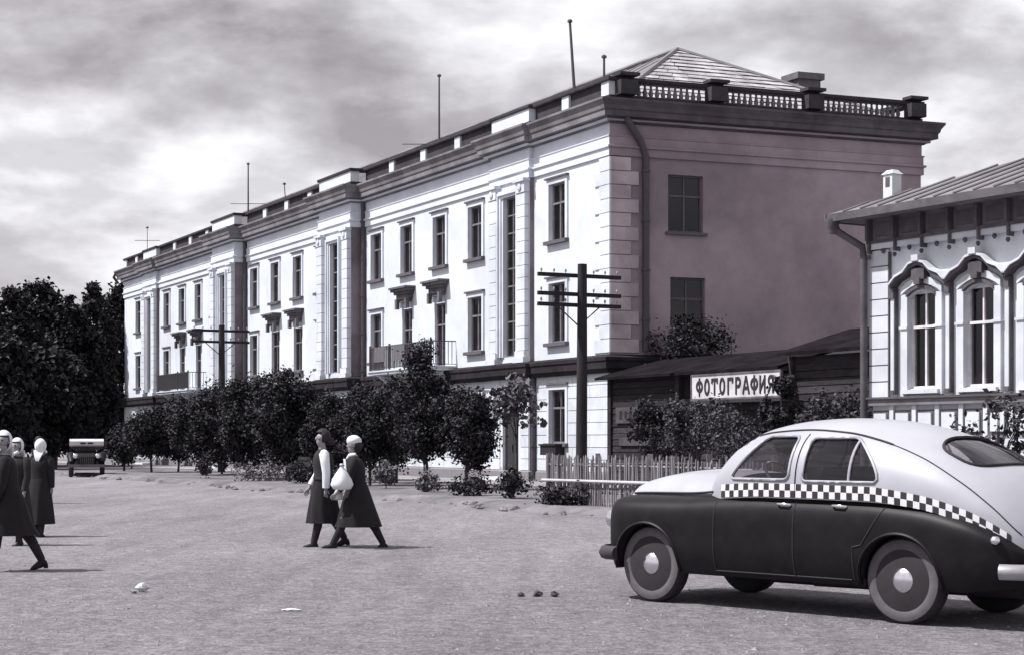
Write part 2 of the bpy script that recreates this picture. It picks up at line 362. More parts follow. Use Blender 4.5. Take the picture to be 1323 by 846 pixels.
# windows
def window_mesh(w_, h_, kind):
    fr = MB(BF); d0, d1 = -.20, -.10; t = .06
    x0, x1 = -w_ / 2, w_ / 2
    fr.box(x0, x0 + t, d0, d1, 0, h_); fr.box(x1 - t, x1, d0, d1, 0, h_); fr.box(x0 + t, x1 - t, d0, d1, 0, t); fr.box(x0 + t, x1 - t, d0, d1, h_ - t, h_)
    if kind == 'stair':
        n = 9; fr.box(-.025, .025, d0 + .01, d1 - .01, t, h_ - t)
        for k in range(1, n): fr.box(x0 + t, x1 - t, d0 + .015, d1 - .015, h_ * k / n - .025, h_ * k / n + .025)
    else:
        tr = h_ * .66; fr.box(x0 + t, x1 - t, d0 + .01, d1 + .01, tr - .035, tr + .035); fr.box(-.032, .032, d0 + .005, d1 + .005, t, tr - .035)
        fr.box(-.02, .02, d0 + .02, d1 - .01, tr + .035, h_ - t)
    gl = MB(BF); gl.poly([(x0 + t, -.16, t), (x1 - t, -.16, t), (x1 - t, -.16, h_ - t), (x0 + t, -.16, h_ - t)])
    return fr.mesh('window', 'wood_frame'), gl.mesh('pane', 'glass', recalc=False)
def surround_mesh(w_, h_, hooded=False):
    c = MB(BF); t = .15; p = .055; x0, x1 = -w_ / 2, w_ / 2
    c.box(x0 - t, x0, 0, p, 0, h_); c.box(x1, x1 + t, 0, p, 0, h_); c.box(x0 - t, x1 + t, 0, p, h_, h_ + .17)
    k = MB(BF); k.box(x0 - t - .06, x1 + t + .06, 0, .12, h_ + .17, h_ + .23)
    return c.mesh('casing', 'trim_plaster'), k.mesh('drip_cap', 'hood_dark')
WM = {k: window_mesh(WW, z[1] - z[0], 'n') for k, z in (('3', Z3), ('2', Z2), ('1', Z1))}
WM['b'] = window_mesh(WW * .86, Z2[1] - 4.42, 'n'); WM['s'] = window_mesh(.98, 5.7, 'stair')
CM = {k: surround_mesh(WW, z[1] - z[0]) for k, z in (('3', Z3), ('2', Z2), ('1', Z1))}
mb = MB(BF); mb.box(-.78, .78, 0, .16, -.12, 0); SILL = mb.mesh('sill', 'sill_dark')
mb = MB(BF); mb.box(-WW / 2 + .06, -.30, -.40, -.38, .06, 1.9); mb.box(.32, WW / 2 - .06, -.40, -.38, .06, 1.9); CUR1 = mb.mesh('curtain', 'curtain')
mb = MB(BF); mb.box(-WW / 2 + .06, WW / 2 - .06, -.40, -.38, .06, .95); CUR2 = mb.mesh('curtain', 'curtain')
mb = MB(BF); mb.box(-WW / 2 + .06, .05, -.40, -.38, .06, 1.9); CUR3 = mb.mesh('curtain', 'curtain')
hood = MB(BF)
for a, q0, q1, z0, z1 in ((.52, 0, .16, 0, .12), (.60, 0, .22, .12, .30), (.68, 0, .30, .30, .42), (.80, 0, .40, .42, .52), (.86, 0, .46, .52, .60)): hood.box(-a, a, q0, q1, z0, z1)
HOODM = hood.mesh('hood', 'hood_dark')
mb = MB(BF); mb.box(-.58, -.40, .16, .30, -.28, .12); HBR = mb.mesh('bracket', 'hood_dark')
def place_window(uc, zz_, key, case=True, sill=True, q=0.0, cur=True):
    fm, gm = WM[key]; o = link('window', fm, BLD, BF(uc, q, zz_)); link('pane', gm, o)
    if case:
        cm, dm = CM[key]; link('casing', cm, o); link('drip_cap', dm, o)
    if sill: link('sill', SILL, o)
    r = random.random()
    if cur and r < .75: link('curtain', (CUR1, CUR2, CUR3)[int(r / .25)], o)
    return o
for uc in WIN:
    place_window(uc, Z3[0], '3'); place_window(uc, Z1[0], '1')
    if any(abs(uc - h) < .1 for h in HOOD):
        o = place_window(uc, zlow(uc), 'b' if zlow(uc) < 4.5 else '2', case=False, sill=zlow(uc) > 4.5)
        hz = Z2[1] - zlow(uc); h = link('hood', HOODM, o, BF(0, 0, hz + .28))
        link('bracket', HBR, o, BF(0, 0, hz + .28)); link('bracket', HBR, o, BF(.98, 0, hz + .28))
    else: place_window(uc, Z2[0], '2')
for i, (u0, u1, q) in enumerate(BAYS):
    if i % 2:
        uc = (u0 + u1) / 2; o = place_window(uc, 4.5, 's', case=False, sill=False, q=q, cur=False)
        for k, (a, p) in enumerate(((.11, .05), (.22, .10), (.30, .16))):       # stepped reveal mouldings round the stair window
            m_ = MB(BF); x = .49 + (.0, .11, .22)[k]
            m_.box(-x - .11, -x, 0, p, 0, 5.7 + .1 * k); m_.box(x, x + .11, 0, p, 0, 5.7 + .1 * k); m_.box(-x, x, 0, p, 5.7 + .1 * (k - 1) if k else 5.7, 5.7 + .1 * k + .04) if k else m_.box(-x, x, 0, p, 5.7, 5.74)
            m_.build('moulding', 'trim_plaster', o)
        # street door under the stair
        m_ = MB(BF); m_.box(-.62, -.52, -.2, -.1, 0, 3.2); m_.box(.52, .62, -.2, -.1, 0, 3.2); m_.box(-.52, .52, -.2, -.1, 3.1, 3.2); m_.box(-.52, .52, -.2, -.1, 2.3, 2.38)
        m_.box(-.52, -.01, -.19, -.13, 0.02, 2.3); m_.box(.01, .52, -.19, -.13, 0.02, 2.3)
        d = m_.build('door', 'room_dark', BLD, loc=BF(uc, q, .12)); m_ = MB(BF); m_.box(.05, .09, -.13, -.08, 1.0, 1.25); m_.build('handle', 'iron', d)
        m_ = MB(BF); m_.poly([(-.52, -.16, 2.38), (.52, -.16, 2.38), (.52, -.16, 3.1), (-.52, -.16, 3.1)]); m_.build('pane', 'glass', d, recalc=False)
        m_ = MB(BF); m_.box(-.9, .9, 0, .7, 0, .12); m_.build('step', 'course_stone', BLD, loc=BF(uc, q, .10))
for vc, w_, z0, z1 in EWIN:
    fr = MB(BF); x0, x1, h_, t = -w_ / 2, w_ / 2, z1 - z0, .06
    P = lambda a0, a1, d0, d1, c0, c1: fr.box(d0, d1, -a1, -a0, c0, c1)
    P(x0, x0 + t, .1, .2, 0, h_); P(x1 - t, x1, .1, .2, 0, h_); P(x0 + t, x1 - t, .1, .2, 0, t); P(x0 + t, x1 - t, .1, .2, h_ - t, h_); P(x0 + t, x1 - t, .11, .19, h_ * .62, h_ * .62 + .06); P(-.03, .03, .115, .185, t, h_ * .62); P(-.02, .02, .12, .18, h_ * .62 + .06, h_ - t)
    o = fr.build('window', 'sill_dark', BLD, loc=BF(0, -vc, z0)); g_ = MB(BF); g_.poly([(.155, x0 + t, t), (.155, x1 - t, t), (.155, x1 - t, h_ - t), (.155, x0 + t, h_ - t)]); g_.build('pane', 'glass', o, recalc=False)
    s_ = MB(BF); s_.box(-.12, 0.0, -w_ / 2 - .1, w_ / 2 + .1, -.09, 0); s_.build('sill', 'sill_dark', o)

# swept mouldings round the whole plan
PLAN = [(0.0, -D), (0.0, 0.0)]
for i, (u0, u1, q) in enumerate(BAYS):
    if q > 0: PLAN += [(u0, 0.0), (u0, q), (u1, q), (u1, 0.0)]
PLAN += [(L, 0.0), (L, -D)]
def offset_plan(o):
    n = len(PLAN); res = []
    for i in range(n):
        a, b, c = Vector(PLAN[i - 1]), Vector(PLAN[i]), Vector(PLAN[(i + 1) % n])
        d1, d2 = (b - a).normalized(), (c - b).normalized(); m1_, m2_ = Vector((-d1.y, d1.x)), Vector((-d2.y, d2.x))
        res.append(b + (m1_ + m2_) * (o / (1 + m1_.dot(m2_))))
    return res
def sweep(name, m, prof, end_m=None):
    rings = [[(p.x, p.y, z) for p in offset_plan(o)] for o, z in prof]; n = len(PLAN)
    mb = MB(BF); me_ = MB(BF)
    for r0, r1 in zip(rings, rings[1:]):
        for k in range(n):
            (me_ if end_m and k == 0 else mb).poly([r0[k], r0[(k + 1) % n], r1[(k + 1) % n], r1[k]])
    if end_m: me_.build('end_' + name, end_m, BLD, recalc=False)  # end side of the mouldings in greyer colours that hold its shade
    return mb.build(name, m, BLD, recalc=False)
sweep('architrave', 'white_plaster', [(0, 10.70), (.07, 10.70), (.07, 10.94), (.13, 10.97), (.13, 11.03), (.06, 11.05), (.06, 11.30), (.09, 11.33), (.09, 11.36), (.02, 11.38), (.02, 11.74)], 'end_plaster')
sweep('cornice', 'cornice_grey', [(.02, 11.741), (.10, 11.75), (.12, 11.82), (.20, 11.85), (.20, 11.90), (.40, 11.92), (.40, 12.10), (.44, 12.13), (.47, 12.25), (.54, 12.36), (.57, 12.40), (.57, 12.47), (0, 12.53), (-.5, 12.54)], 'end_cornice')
sweep('bed_moulding', 'white_plaster', [(.12, 11.80), (.23, 11.80), (.23, 11.86), (.12, 11.86)], 'end_plaster')
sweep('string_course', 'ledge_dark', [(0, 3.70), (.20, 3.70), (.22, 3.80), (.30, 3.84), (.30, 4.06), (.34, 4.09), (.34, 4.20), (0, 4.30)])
sweep('plinth', 'joint_dark', [(0.03, -.2), (.09, -.2), (.09, .42), (.03, .46)])
sweep('parapet_base', 'parapet_dark', [(0.04, 12.50), (0.04, 12.66), (-.40, 12.66), (-.40, 12.5)])
sweep('coping', 'parapet_dark', [(-.42, 13.12), (.07, 13.12), (.09, 13.16), (.09, 13.24), (-.42, 13.26), (-.42, 13.12)])

# parapet: pale pedestals, dark infill panels along the street, balusters along the end
mb = MB(BF); mb.box(-.24, .24, -.37, .02, 12.66, 13.12); PED = mb.mesh('pedestal', 'white_plaster')
mb = MB(BF); mb.box(-.38, .03, -.30, .30, 12.66, 13.12); mb.box(-.42, .05, -.35, .35, 13.26, 13.36); PEDE = mb.mesh('end_pedestal', 'parapet_dark')
peds = [.28, 2.95, 11.5, 14.7, 17.9, 27.65, 30.85, 34.05, 43.8, 47.0, 50.2, 58.75, L - .28]
for u in peds: link('pedestal', PED, BLD, BF(u, 0, 0))
for i, (u0, u1, q) in enumerate(BAYS):
    if i % 2:
        mb = MB(BF); mb.box(u0 + .02, u1 - .02, -.37 + q, q + .02, 12.66, 13.12); mb.build('attic_panel', 'white_plaster', BLD)
    else:
        e = [u0] + [p + s for p in peds if u0 < p < u1 for s in (-.24, .24)] + [u1]
        for a, b in zip(e[::2], e[1::2]):
            if b - a > .1:
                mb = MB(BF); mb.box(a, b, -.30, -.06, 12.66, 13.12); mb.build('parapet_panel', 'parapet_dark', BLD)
BP = [(.030, 0), (.030, .03), (.055, .10), (.062, .16), (.045, .26), (.028, .36), (.04, .42), (.045, .46)]
mb = MB(); mb.lathe([(r * 1.25, z) for r, z in BP], 8); BAL = mb.mesh('baluster', 'cornice_grey', 50)
pe = [.5, 3.75, 7.4, 11.45]
for v in pe: link('end_pedestal', PEDE, BLD, BF(0.02, -v, 0))
for a, b in zip(pe, pe[1:]):
    n = int((b - a - .7) / .2)
    for k in range(n): link('baluster', BAL, BLD, BF(.2, -(a + .42 + (b - a - .84) * k / (n - 1)), 12.66))

# roof: hipped, metal on the long slopes, slates on the near hip
RZ, EZ = 15.72, 12.58; HU = 5.8; QM = -D / 2; ei = .42
mb = MB(BF)
A_, B_, C_, D_ = (ei, -ei, EZ), (L - ei, -ei, EZ), (L - ei, -D + ei, EZ), (ei, -D + ei, EZ); R1, R2 = (HU, QM, RZ), (L - HU, QM, RZ)
mb.poly([A_, B_, R2, R1]); mb.poly([B_, C_, R2]); mb.poly([C_, D_, R1, R2]); mb.poly([D_, A_, R1]); roof = mb.build('roof', 'roof_metal', BLD, recalc=False)
nrow = 15
slope_n = Vector((-(RZ - EZ), 0, HU - ei)).normalized()
def hip(s, f): # s 0..1 up the slope, f 0..1 across
    u = ei + (HU - ei) * s; q0 = -ei + (QM + ei) * s; q1 = -D + ei + (QM + D - ei) * s
    return Vector((u, q0 + (q1 - q0) * f, EZ + (RZ - EZ) * s))
for r in range(nrow):
    s0, s1 = r / nrow, min((r + 1.12) / nrow, .999); wr = (D - 2 * ei) * (1 - s0); n = max(2, round(wr / .62)); off = .5 / n if r % 2 else 0
    es = sorted({0.0, 1.0} | {min(1, k / n + off) for k in range(n)})
    for a, b in zip(es, es[1:]):
        if b - a < .02: continue
        g = .012 / max(wr, .5) * (D - 2 * ei) * .1; lift0 = slope_n * random.uniform(.05, .075); lift1 = slope_n * .02; th = slope_n * .02
        lo = [hip(s0, a + g), hip(s0, b - g), hip(s1, b - g), hip(s1, a + g)]; lf = [lift0, lift0, lift1, lift1]
        mb = MB(BF); mb.hexa([p + q for p, q in zip(lo, lf)], [p + q + th for p, q in zip(lo, lf)]); mb.build('slate', 'slate', roof)
mb = MB(BF)
for a, b in (((ei, -ei, EZ), R1), ((ei, -D + ei, EZ), R1), (R1, R2)):
    mb.tube([Vector(a) + Vector((0, 0, .07)), Vector(b) + Vector((0, 0, .07))], .09, 6)
mb.build('ridge_cap', 'roof_metal', roof)
mb = MB(BF); mb.box(3.1, 3.9, -10.0, -9.1, 13.2, 14.45); mb.box(3.0, 4.0, -10.1, -9.0, 14.45, 14.68); mb.build('chimney', 'brick_dark', roof)
mb = MB(BF)
for u in np.arange(6, L - 6, 1.1):
    mb.tube([(u, -ei, EZ + .02), (u, QM, RZ + .02)], .025, 4)
mb.build('roof_seam', 'roof_metal', roof)

# pilasters of banded blocks with carved capitals
mb = MB(BF); mb.box(-.31, .31, 0, .17, 0, .405); PB = mb.mesh('pilaster_block', 'trim_plaster')
def pilaster(u, q):
    m_ = MB(BF); m_.box(-.28, .28, 0, .14, 4.25, 10.6); o = m_.build('pilaster', 'joint_dark', BLD, loc=BF(u, q, 0))
    for k in range(13): link('pilaster_block', PB, o, BF(0, 0, 4.68 + k * .425))
    m_ = MB(BF); m_.box(-.40, .40, 0, .27, 4.25, 4.45); m_.box(-.36, .36, 0, .22, 4.45, 4.66); m_.build('base', 'trim_plaster', o)
    m_ = MB(BF); m_.box(-.33, .33, 0, .20, 10.20, 10.58); m_.box(-.40, .40, 0, .27, 10.58, 10.69)
    m_.lathe([(.10, .20), (.13, .235), (.06, .26), (.02, .25)], 10, 'y', (0, 0, 10.39)); m_.build('capital', 'trim_plaster', o)
for i, (u0, u1, q) in enumerate(BAYS):
    if i % 2: pilaster(u0 + .36, q); pilaster(u1 - .36, q)
# ground floor stone courses
course_far = MB(BF)
def courses(u0, u1, q, ops):
    zs = [.48 + .41 * k for k in range(9)]
    for k, z in enumerate(zs[:-1]):
        z1 = z + .385; segs = [(u0 + .012, u1 - .012)]
        for c, w_, a, b in ops:
            if a < z1 and b > z:
                segs = [s for (x, y) in segs for s in ((x, min(y, c - w_ / 2 - .17)), (max(x, c + w_ / 2 + .17), y)) if s[1] - s[0] > .06]
        for x, y in segs:
            n = max(1, round((y - x) / 1.15))
            cuts = [x] + [x + (y - x) * (j + (.28 if k % 2 else -.1)) / n for j in range(1, n)] + [y]
            for a, b in zip(cuts, cuts[1:]):
                if u0 < 21:
                    m_ = MB(BF); m_.box(a + .008, b - .008, q - .01, q + .035, z, z1); m_.build('stone_course', 'course_stone', BLD)
                else: course_far.box(a + .008, b - .008, q - .01, q + .035, z, z1)
for i, (u0, u1, q) in enumerate(BAYS):
    ops = [(uc, WW, *Z1) for uc in WIN if u0 < uc < u1] if i % 2 == 0 else [((u0 + u1) / 2, 1.25, .1, 3.35)]
    courses(u0, u1, q, ops)
tag(course_far.build('stone_courses', 'course_stone', BLD), kind='stuff')
# corner quoins
for k in range(14):
    z = 4.36 + k * .452; a, b = ((.95, 1.0), (.62, .72))[k % 2]
    m_ = MB(BF); m_.box(-.045, a, -.02, .045, z, z + .425); qo = m_.build('quoin', 'trim_plaster', BLD)
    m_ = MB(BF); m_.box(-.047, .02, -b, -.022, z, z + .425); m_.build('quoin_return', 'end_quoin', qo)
# balconies
def balcony(uc):
    o = MB(BF); o.box(-3.1, 3.1, 0, 1.05, 0, .16); o.box(-3.15, 3.15, 0, 1.1, .10, .15); b = o.build('balcony', 'trim_plaster', BLD, loc=BF(uc, 0, 4.22))
    for x in (-2.6, -.9, .9, 2.6):
        m_ = MB(BF); m_.hexa([(x - .12, 0, -.55), (x + .12, 0, -.55), (x + .12, .2, -.55), (x - .12, .2, -.55)], [(x - .12, 0, 0), (x + .12, 0, 0), (x + .12, .9, 0), (x - .12, .9, 0)])
        m_.build('corbel', 'trim_plaster', b)
    m_ = MB(BF); m_.box(-3.05, 3.05, .97, 1.03, 1.08, 1.13); m_.box(-3.05, 3.05, .98, 1.02, .22, .25)
    for s in (-3.03, 3.03): m_.box(s - .02, s + .02, 0, 1.0, 1.085, 1.125); m_.box(s - .015, s + .015, 0, 1.0, .22, .25)
    for x in (-3.03, -1.0, 1.0, 3.03): m_.box(x - .03, x + .03, .965, 1.035, .14, 1.2)
    m_.build('rail', 'iron', b)
    bm_ = MB(BF); bm_.box(-.022, .022, .985, 1.015, .25, 1.08); BB = bm_.mesh('rail_bar', 'iron')
    for x in np.arange(-2.9, 2.95, .145): link('rail_bar', BB, b, BF(x, 0, 0))
    bm_ = MB(BF); bm_.box(-.015, .015, -.01, .01, .25, 1.08)
    SB = bm_.mesh('rail_bar', 'iron')
    for q in np.arange(.15, .95, .15): link('rail_bar', SB, b, BF(-3.03, q, 0)); link('rail_bar', SB, b, BF(3.03, q, 0))
    if uc < 30:
        m_ = MB(BF)     # cloth airing on the rail
        m_.loft([[(x, 1.05 + .012 * math.sin(x * 17), z) for x in np.linspace(-.6, .5, 28)] for z in (.5, 1.1)], cap=False, closed=False)
        m_.build('rug', 'cloth_grey', b, recalc=False); m_ = MB(BF)
        m_.loft([[(x, 1.05 + .012 * math.sin(x * 17), z) for x in np.linspace(1.35, 2.5, 16)] for z in (.5, 1.1)], cap=False, closed=False); m_.build('rug', 'cloth_grey', b, recalc=False)
balcony(14.7); balcony(47.0)
# rain pipes
def pipe(name, pts, r=.075): 
    m_ = MB(BF); m_.tube(pts, r, 10); o = m_.build(name, 'iron', BLD, smooth=50)
    z0, z1 = pts[-1][2], pts[-2][2]
    for z in np.arange(z0 + 1, z1, 1.6):
        m_ = MB(BF); m_.lathe([(r * 1.3, z), (r * 1.3, z + .07)], 10, 'z', (pts[-1][0], pts[-1][1], 0)); m_.build('pipe_clamp', 'iron', o)
pipe('rain_pipe', [(-.2, -.35, 12.3), (-.25, -.5, 11.8), (-.16, -1.0, 11.2), (-.14, -1.2, 10.7), (-.14, -1.2, 4.4)], .11)
pipe('rain_pipe', [(5.05, .12, 3.75), (5.05, .12, .3)], .09)
pipe('rain_pipe', [(20.75, .12, 11.8), (20.75, .12, .3)], .09)
pipe('rain_pipe', [(36.85, .12, 11.8), (36.85, .12, .3)], .09)
# window box under the ground floor window by the corner
m_ = MB(BF); m_.box(-.55, .55, .05, .38, -.38, -.02); m_.box(-.60, .60, .03, .42, -.06, 0); m_.build('window_box', 'ledge_dark', BLD, loc=BF(3.49, 0, Z1[0] - .02))
# gutter end at the far corner
m_ = MB(BF); m_.tube([(L + .3, .5, 12.3), (L + .6, .55, 12.1), (L + .5, .3, 11.7)], .09, 8); m_.build('gutter_end', 'iron', BLD, smooth=50)

# masts on the roof
def mast(label, u, q, z0, z1, lean=0.0, bar=None, r=.05):
    o = thing('antenna_mast', label, 'antenna', C0 + BF(u, q, z0), 0, 'masts on the roof')
    m_ = MB(); m_.tube([(0, 0, -.3), (lean, 0, z1 - z0)], [r, r * .7], 6); m_.build('pole', 'iron', o)
    if bar:
        m_ = MB(); m_.tube([(bar[0], 0, bar[2]), (bar[1], 0, bar[2])], .02, 5); m_.build('crossbar', 'iron', o)
    m_ = MB(); m_.lathe([(.09, z1 - z0 - .02), (.09, z1 - z0 + .05), (.03, z1 - z0 + .09)], 8, 'z', (lean, 0, 0)); m_.build('tip', 'iron', o)
mast('tall leaning dark mast on the roof above the end window bay', 6.0, -2, 13.4, 16.5, -.22, None, .07)
mast('upright thin mast with a low side bar between the two stair towers and the corner', 20.0, -3, 14.0, 17.3, 0, (-1.6, .1, .35), .055)
mast('upright thin mast with crossbar above the farther stair tower', 46, -3, 14.0, 17.25, 0, (-1.0, 1.0, 1.0), .055)
mast('short stub pole just behind the corner pedestal', 3.1, -1.5, 12.9, 14.6, 0, None, .06)
mast('short thin rod on the roof between the stair towers', 39.6, -3, 14.0, 15.25, -.1, None, .035)
mast('very thin rod at the far end of the roof', 60, -1, 12.7, 15.1, 0, (-.8, .8, 1.6), .025)

# ------------------------------------------------------------------ utility poles
def utility_pole(label, px, q, ztop, arms, armlen, tilt=0.0):
    u = row(px, q); o = thing('utility_pole', label, 'utility pole', SP(u, q, 0), 0, 'telegraph poles along the facade')
    m_ = MB(); m_.tube([(0, 0, -.1), (.02, 0, ztop * .5), (tilt, 0, ztop)], [.17, .155, .135], 12); m_.build('pole', 'pole_wood', o, smooth=50)
    A = ND * -1
    for z in arms:
        m_ = MB(); hl = armlen / 2; d = A; s = Vector((-d.y, d.x, 0)) * .05; c = Vector((tilt * z / ztop, 0, z)) - Vector((-d.y, d.x, 0)) * -.15
        lo = [c - d * hl - s, c + d * hl - s, c + d * hl + s, c - d * hl + s]; m_.hexa([p + Vector((0, 0, -.055)) for p in lo], [p + Vector((0, 0, .055)) for p in lo])
        arm = m_.build('crossarm', 'pole_wood', o)
        for f in (-.92, -.62, -.34, .34, .62, .92):
            p = c + d * hl * f; m_ = MB(); m_.lathe([(.012, .05), (.012, .10), (.028, .10), (.034, .13), (.025, .17), (.012, .19)], 8, 'z', p); m_.build('insulator', 'ceramic', arm, smooth=50)
    zl = arms[-1]; m_ = MB(); c = Vector((0, 0, zl)); sd_ = Vector((-A.y, A.x, 0)) * .16
    m_.tube([c + A * .75 + sd_, c + sd_ - Vector((0, 0, .6))], .022, 5); m_.tube([c - A * .75 + sd_, c + sd_ - Vector((0, 0, .6))], .022, 5); m_.build('brace', 'iron', o)
utility_pole('dark wooden telegraph pole with three crossarms before the building corner', 751, 3.6, 6.6, (6.27, 5.73, 5.42), 2.75, .03)
utility_pole('dark wooden telegraph pole with two crossarms rising from the street trees', 286, 4.4, 6.75, (6.5, 6.0), 2.7, .02)

# ------------------------------------------------------------------ trees
def leaf_mesh(name, pts, nrm, size, m, aspect=.62):
    n = len(pts); sz = size * rng.uniform(.6, 1.35, n)[:, None]
    rv = rng.normal(size=(n, 3)); nn = nrm + .75 * rng.normal(size=(n, 3)); nn /= np.linalg.norm(nn, axis=1)[:, None]
    a = np.cross(nn, rv); a /= np.linalg.norm(a, axis=1)[:, None]; b = np.cross(nn, a)
    tip = pts + a * sz; base = pts - a * sz; l_ = pts + b * sz * aspect + nn * sz * .15; r_ = pts - b * sz * aspect + nn * sz * .15
    V = np.stack([base, r_, tip, l_], 1).reshape(-1, 3); F = np.arange(4 * n).reshape(-1, 4)
    me = bpy.data.meshes.new(name); me.from_pydata(V.tolist(), [], F.tolist()); me.materials.append(MATS[m]); return me
def crown_points(n, clumps, shell=.25):
    c = np.array([k[:3] for k in clumps]); r = np.array([k[3] for k in clumps]); w_ = r ** 2; idx = rng.choice(len(clumps), n, p=w_ / w_.sum())
    d = rng.normal(size=(n, 3)); d /= np.linalg.norm(d, axis=1)[:, None]; rad = r[idx] * (shell + (1 - shell) * rng.random(n) ** .6) * np.exp(rng.normal(0, .24, n))
    p = c[idx] + d * rad[:, None] * np.array([1, 1, 1.0]); p[:, 2] = np.maximum(p[:, 2], .06)
    return p, d * .6 + np.array([0, 0, .5])
def tree(name, label, loc, h, cw, cb, nclump, nleaf, lsize, m, trunk_r=.07, group=None, cat='tree', top_taper=.5, limbs=7, spread=.3, seed=0, flat=1.0):
    rnd = random.Random(seed)
    o = thing(name, label, cat, loc, rnd.uniform(0, 6.28), group)
    cz, rz, rx = (h + cb) / 2, (h - cb) / 2, cw / 2; clumps = []
    for k in range(nclump):
        while True:
            x, y, z = (rnd.uniform(-1, 1) for _ in range(3))
            if x * x + y * y + z * z < 1: break
        k_ = 1 - top_taper * max(0, z) ** 1.2; r = rnd.uniform(.4, 1.25) * spread * rx
        clumps.append((x * (rx - r * .6) * k_, y * (rx - r * .6) * k_, cz + z * (rz - r * .55), r))
    m_ = MB(); top = h * .86; wob = [(0, 0, -.1), (rnd.uniform(-.03, .03) * h, rnd.uniform(-.02, .02) * h, cb * .9 + .1), (rnd.uniform(-.03, .03) * h, rnd.uniform(-.02, .02) * h, (cb + top) / 2), (0, 0, top)]
    m_.tube(wob, [trunk_r * 1.25, trunk_r, trunk_r * .6, trunk_r * .2], 8)
    big = sorted(clumps, key=lambda c: -c[3])[:limbs]
    for c in big:
        z0 = min(max(cb * .8 + rnd.uniform(0, .35) * (c[2] - cb), .3 * cb + .1), top * .9); m_.tube([(0, 0, z0), (c[0] * .45, c[1] * .45, z0 + (c[2] - z0) * .6), c[:3]], [trunk_r * .5, trunk_r * .33, trunk_r * .1], 6)
    m_.build('trunk', 'bark', o, smooth=50)
    p, d = crown_points(nleaf, clumps); me = leaf_mesh('crown', p, d, lsize, m); link('crown', me, o)
    return o
TG = 'young street trees on the verge'
specs = [  # px, q, top px, crown px width, bottom px, label
    (548, 7.6, 443, 84, 600, 'tallest young tree of the row, dense dark pointed crown below the near balcony'),
    (604, 7.0, 492, 76, 608, 'round dark young tree on a thin trunk beside the doorway end of the row'),
    (478, 7.6, 492, 92, 602, 'broad dark young tree behind the woman in the white beret'),
    (424, 7.3, 502, 60, 608, 'small dark young tree behind the bare-headed woman'),
    (370, 7.3, 470, 84, 606, 'dark street tree below the middle hooded windows'),
    (318, 7.6, 486, 74, 606, 'dark street tree just past the two-armed telegraph pole'),
    (262, 7.3, 497, 74, 596, 'dark street tree below the farther balcony'),
    (196, 7.3, 524, 66, 590, 'lighter leafed small tree near the far end of the facade'),
    (512, 5.6, 486, 80, 600, 'dark young tree standing behind and between the tallest and the broad street trees'),
    (446, 5.6, 500, 70, 602, 'dark young tree behind the walking women, set back towards the facade'),
    (392, 5.6, 488, 76, 602, 'dark set-back tree below the right one of the middle hooded windows'),
    (345, 5.6, 482, 70, 602, 'dark set-back tree just right of the two-armed telegraph pole'),
    (288, 5.8, 490, 76, 600, 'dark set-back tree crowding round the two-armed telegraph pole'),
    (230, 6.2, 512, 66, 596, 'dark set-back tree under the farther balcony slab'),
    (160, 7.6, 548, 44, 600, 'small bushy tree at the far end of the row'),
]
for k, (px, q, ty, wpx, by, lab) in enumerate(specs):
    u = row(px, q); p = SP(u, q, .1); s = FPX / p.y
    h = (HY - ty) / s + EYE - .1; cb = (HY - by) / s + EYE - .1
    tree('street_tree', lab, p, h, wpx / s * 1.22, max(cb - .12, .3), 70, 15000, .052 + .014 * (p.y > 60), 'leaf_dark', .045, TG, top_taper=.62 if k == 0 else .4, seed=20 + k, spread=.30)
# sparse sapling by the door
u = row(668, 4.5); p = SP(u, 4.5, .1); s = FPX / p.y
tree('sapling', 'thin sapling with sparse bright leaves before the dark doorway', p, (HY - 487) / s + EYE, 98 / s, (HY - 572) / s + EYE, 20, 620, .115, 'leaf_pale', .035, None, top_taper=.2, seed=50, spread=.3)
# tree and bushes in the fenced yard
def yard(px, q, ty, wpx, by, label, n, m, name='yard_bush', cat='bush', ls=.08, seed=0, nc=30, taper=.4):
    u = row(px, q); p = SP(u, q, .1); s = FPX / p.y
    tree(name, label, p, (HY - ty) / s + EYE - .1, wpx / s, max((HY - by) / s + EYE - .1, .15), nc, n, ls, m, .05, None, cat, taper, seed=seed, limbs=8)
yard(884, -2.6, 400, 150, 520, 'dark leafy tree rising behind the shed below the end wall windows', 11000, 'leaf_dark', 'yard_tree', 'tree', .06, 61, 60, .1)
yard(900, 3.2, 498, 120, 604, 'tangled bush with glinting leaves below the photographer sign', 6000, 'leaf_mid', ls=.05, seed=62, taper=.2)
yard(945, 4.4, 520, 110, 606, 'speckled bush spreading behind the fence beside the taxi bonnet', 3600, 'leaf_mid', ls=.045, seed=63, taper=.2)
yard(1010, 2.6, 478, 60, 590, 'dark climbing shrub at the right end of the photographer sign', 4500, 'leaf_dark', ls=.055, seed=64, taper=.1)
yard(845, 3.0, 500, 84, 606, 'low dark bush against the boarded shed wall', 4000, 'leaf_dark', ls=.055, seed=65, taper=.2)
yard(1085, 3.0, 500, 110, 590, 'loose bush in front of the shed beside the ornate house', 4200, 'leaf_mid', ls=.055, seed=66, taper=.1)
yard(836, -2.0, 418, 74, 500, 'smaller dark tree behind the shed near the corner quoins', 2600, 'leaf_dark', 'yard_tree', 'tree', .06, 67, 18, .2)
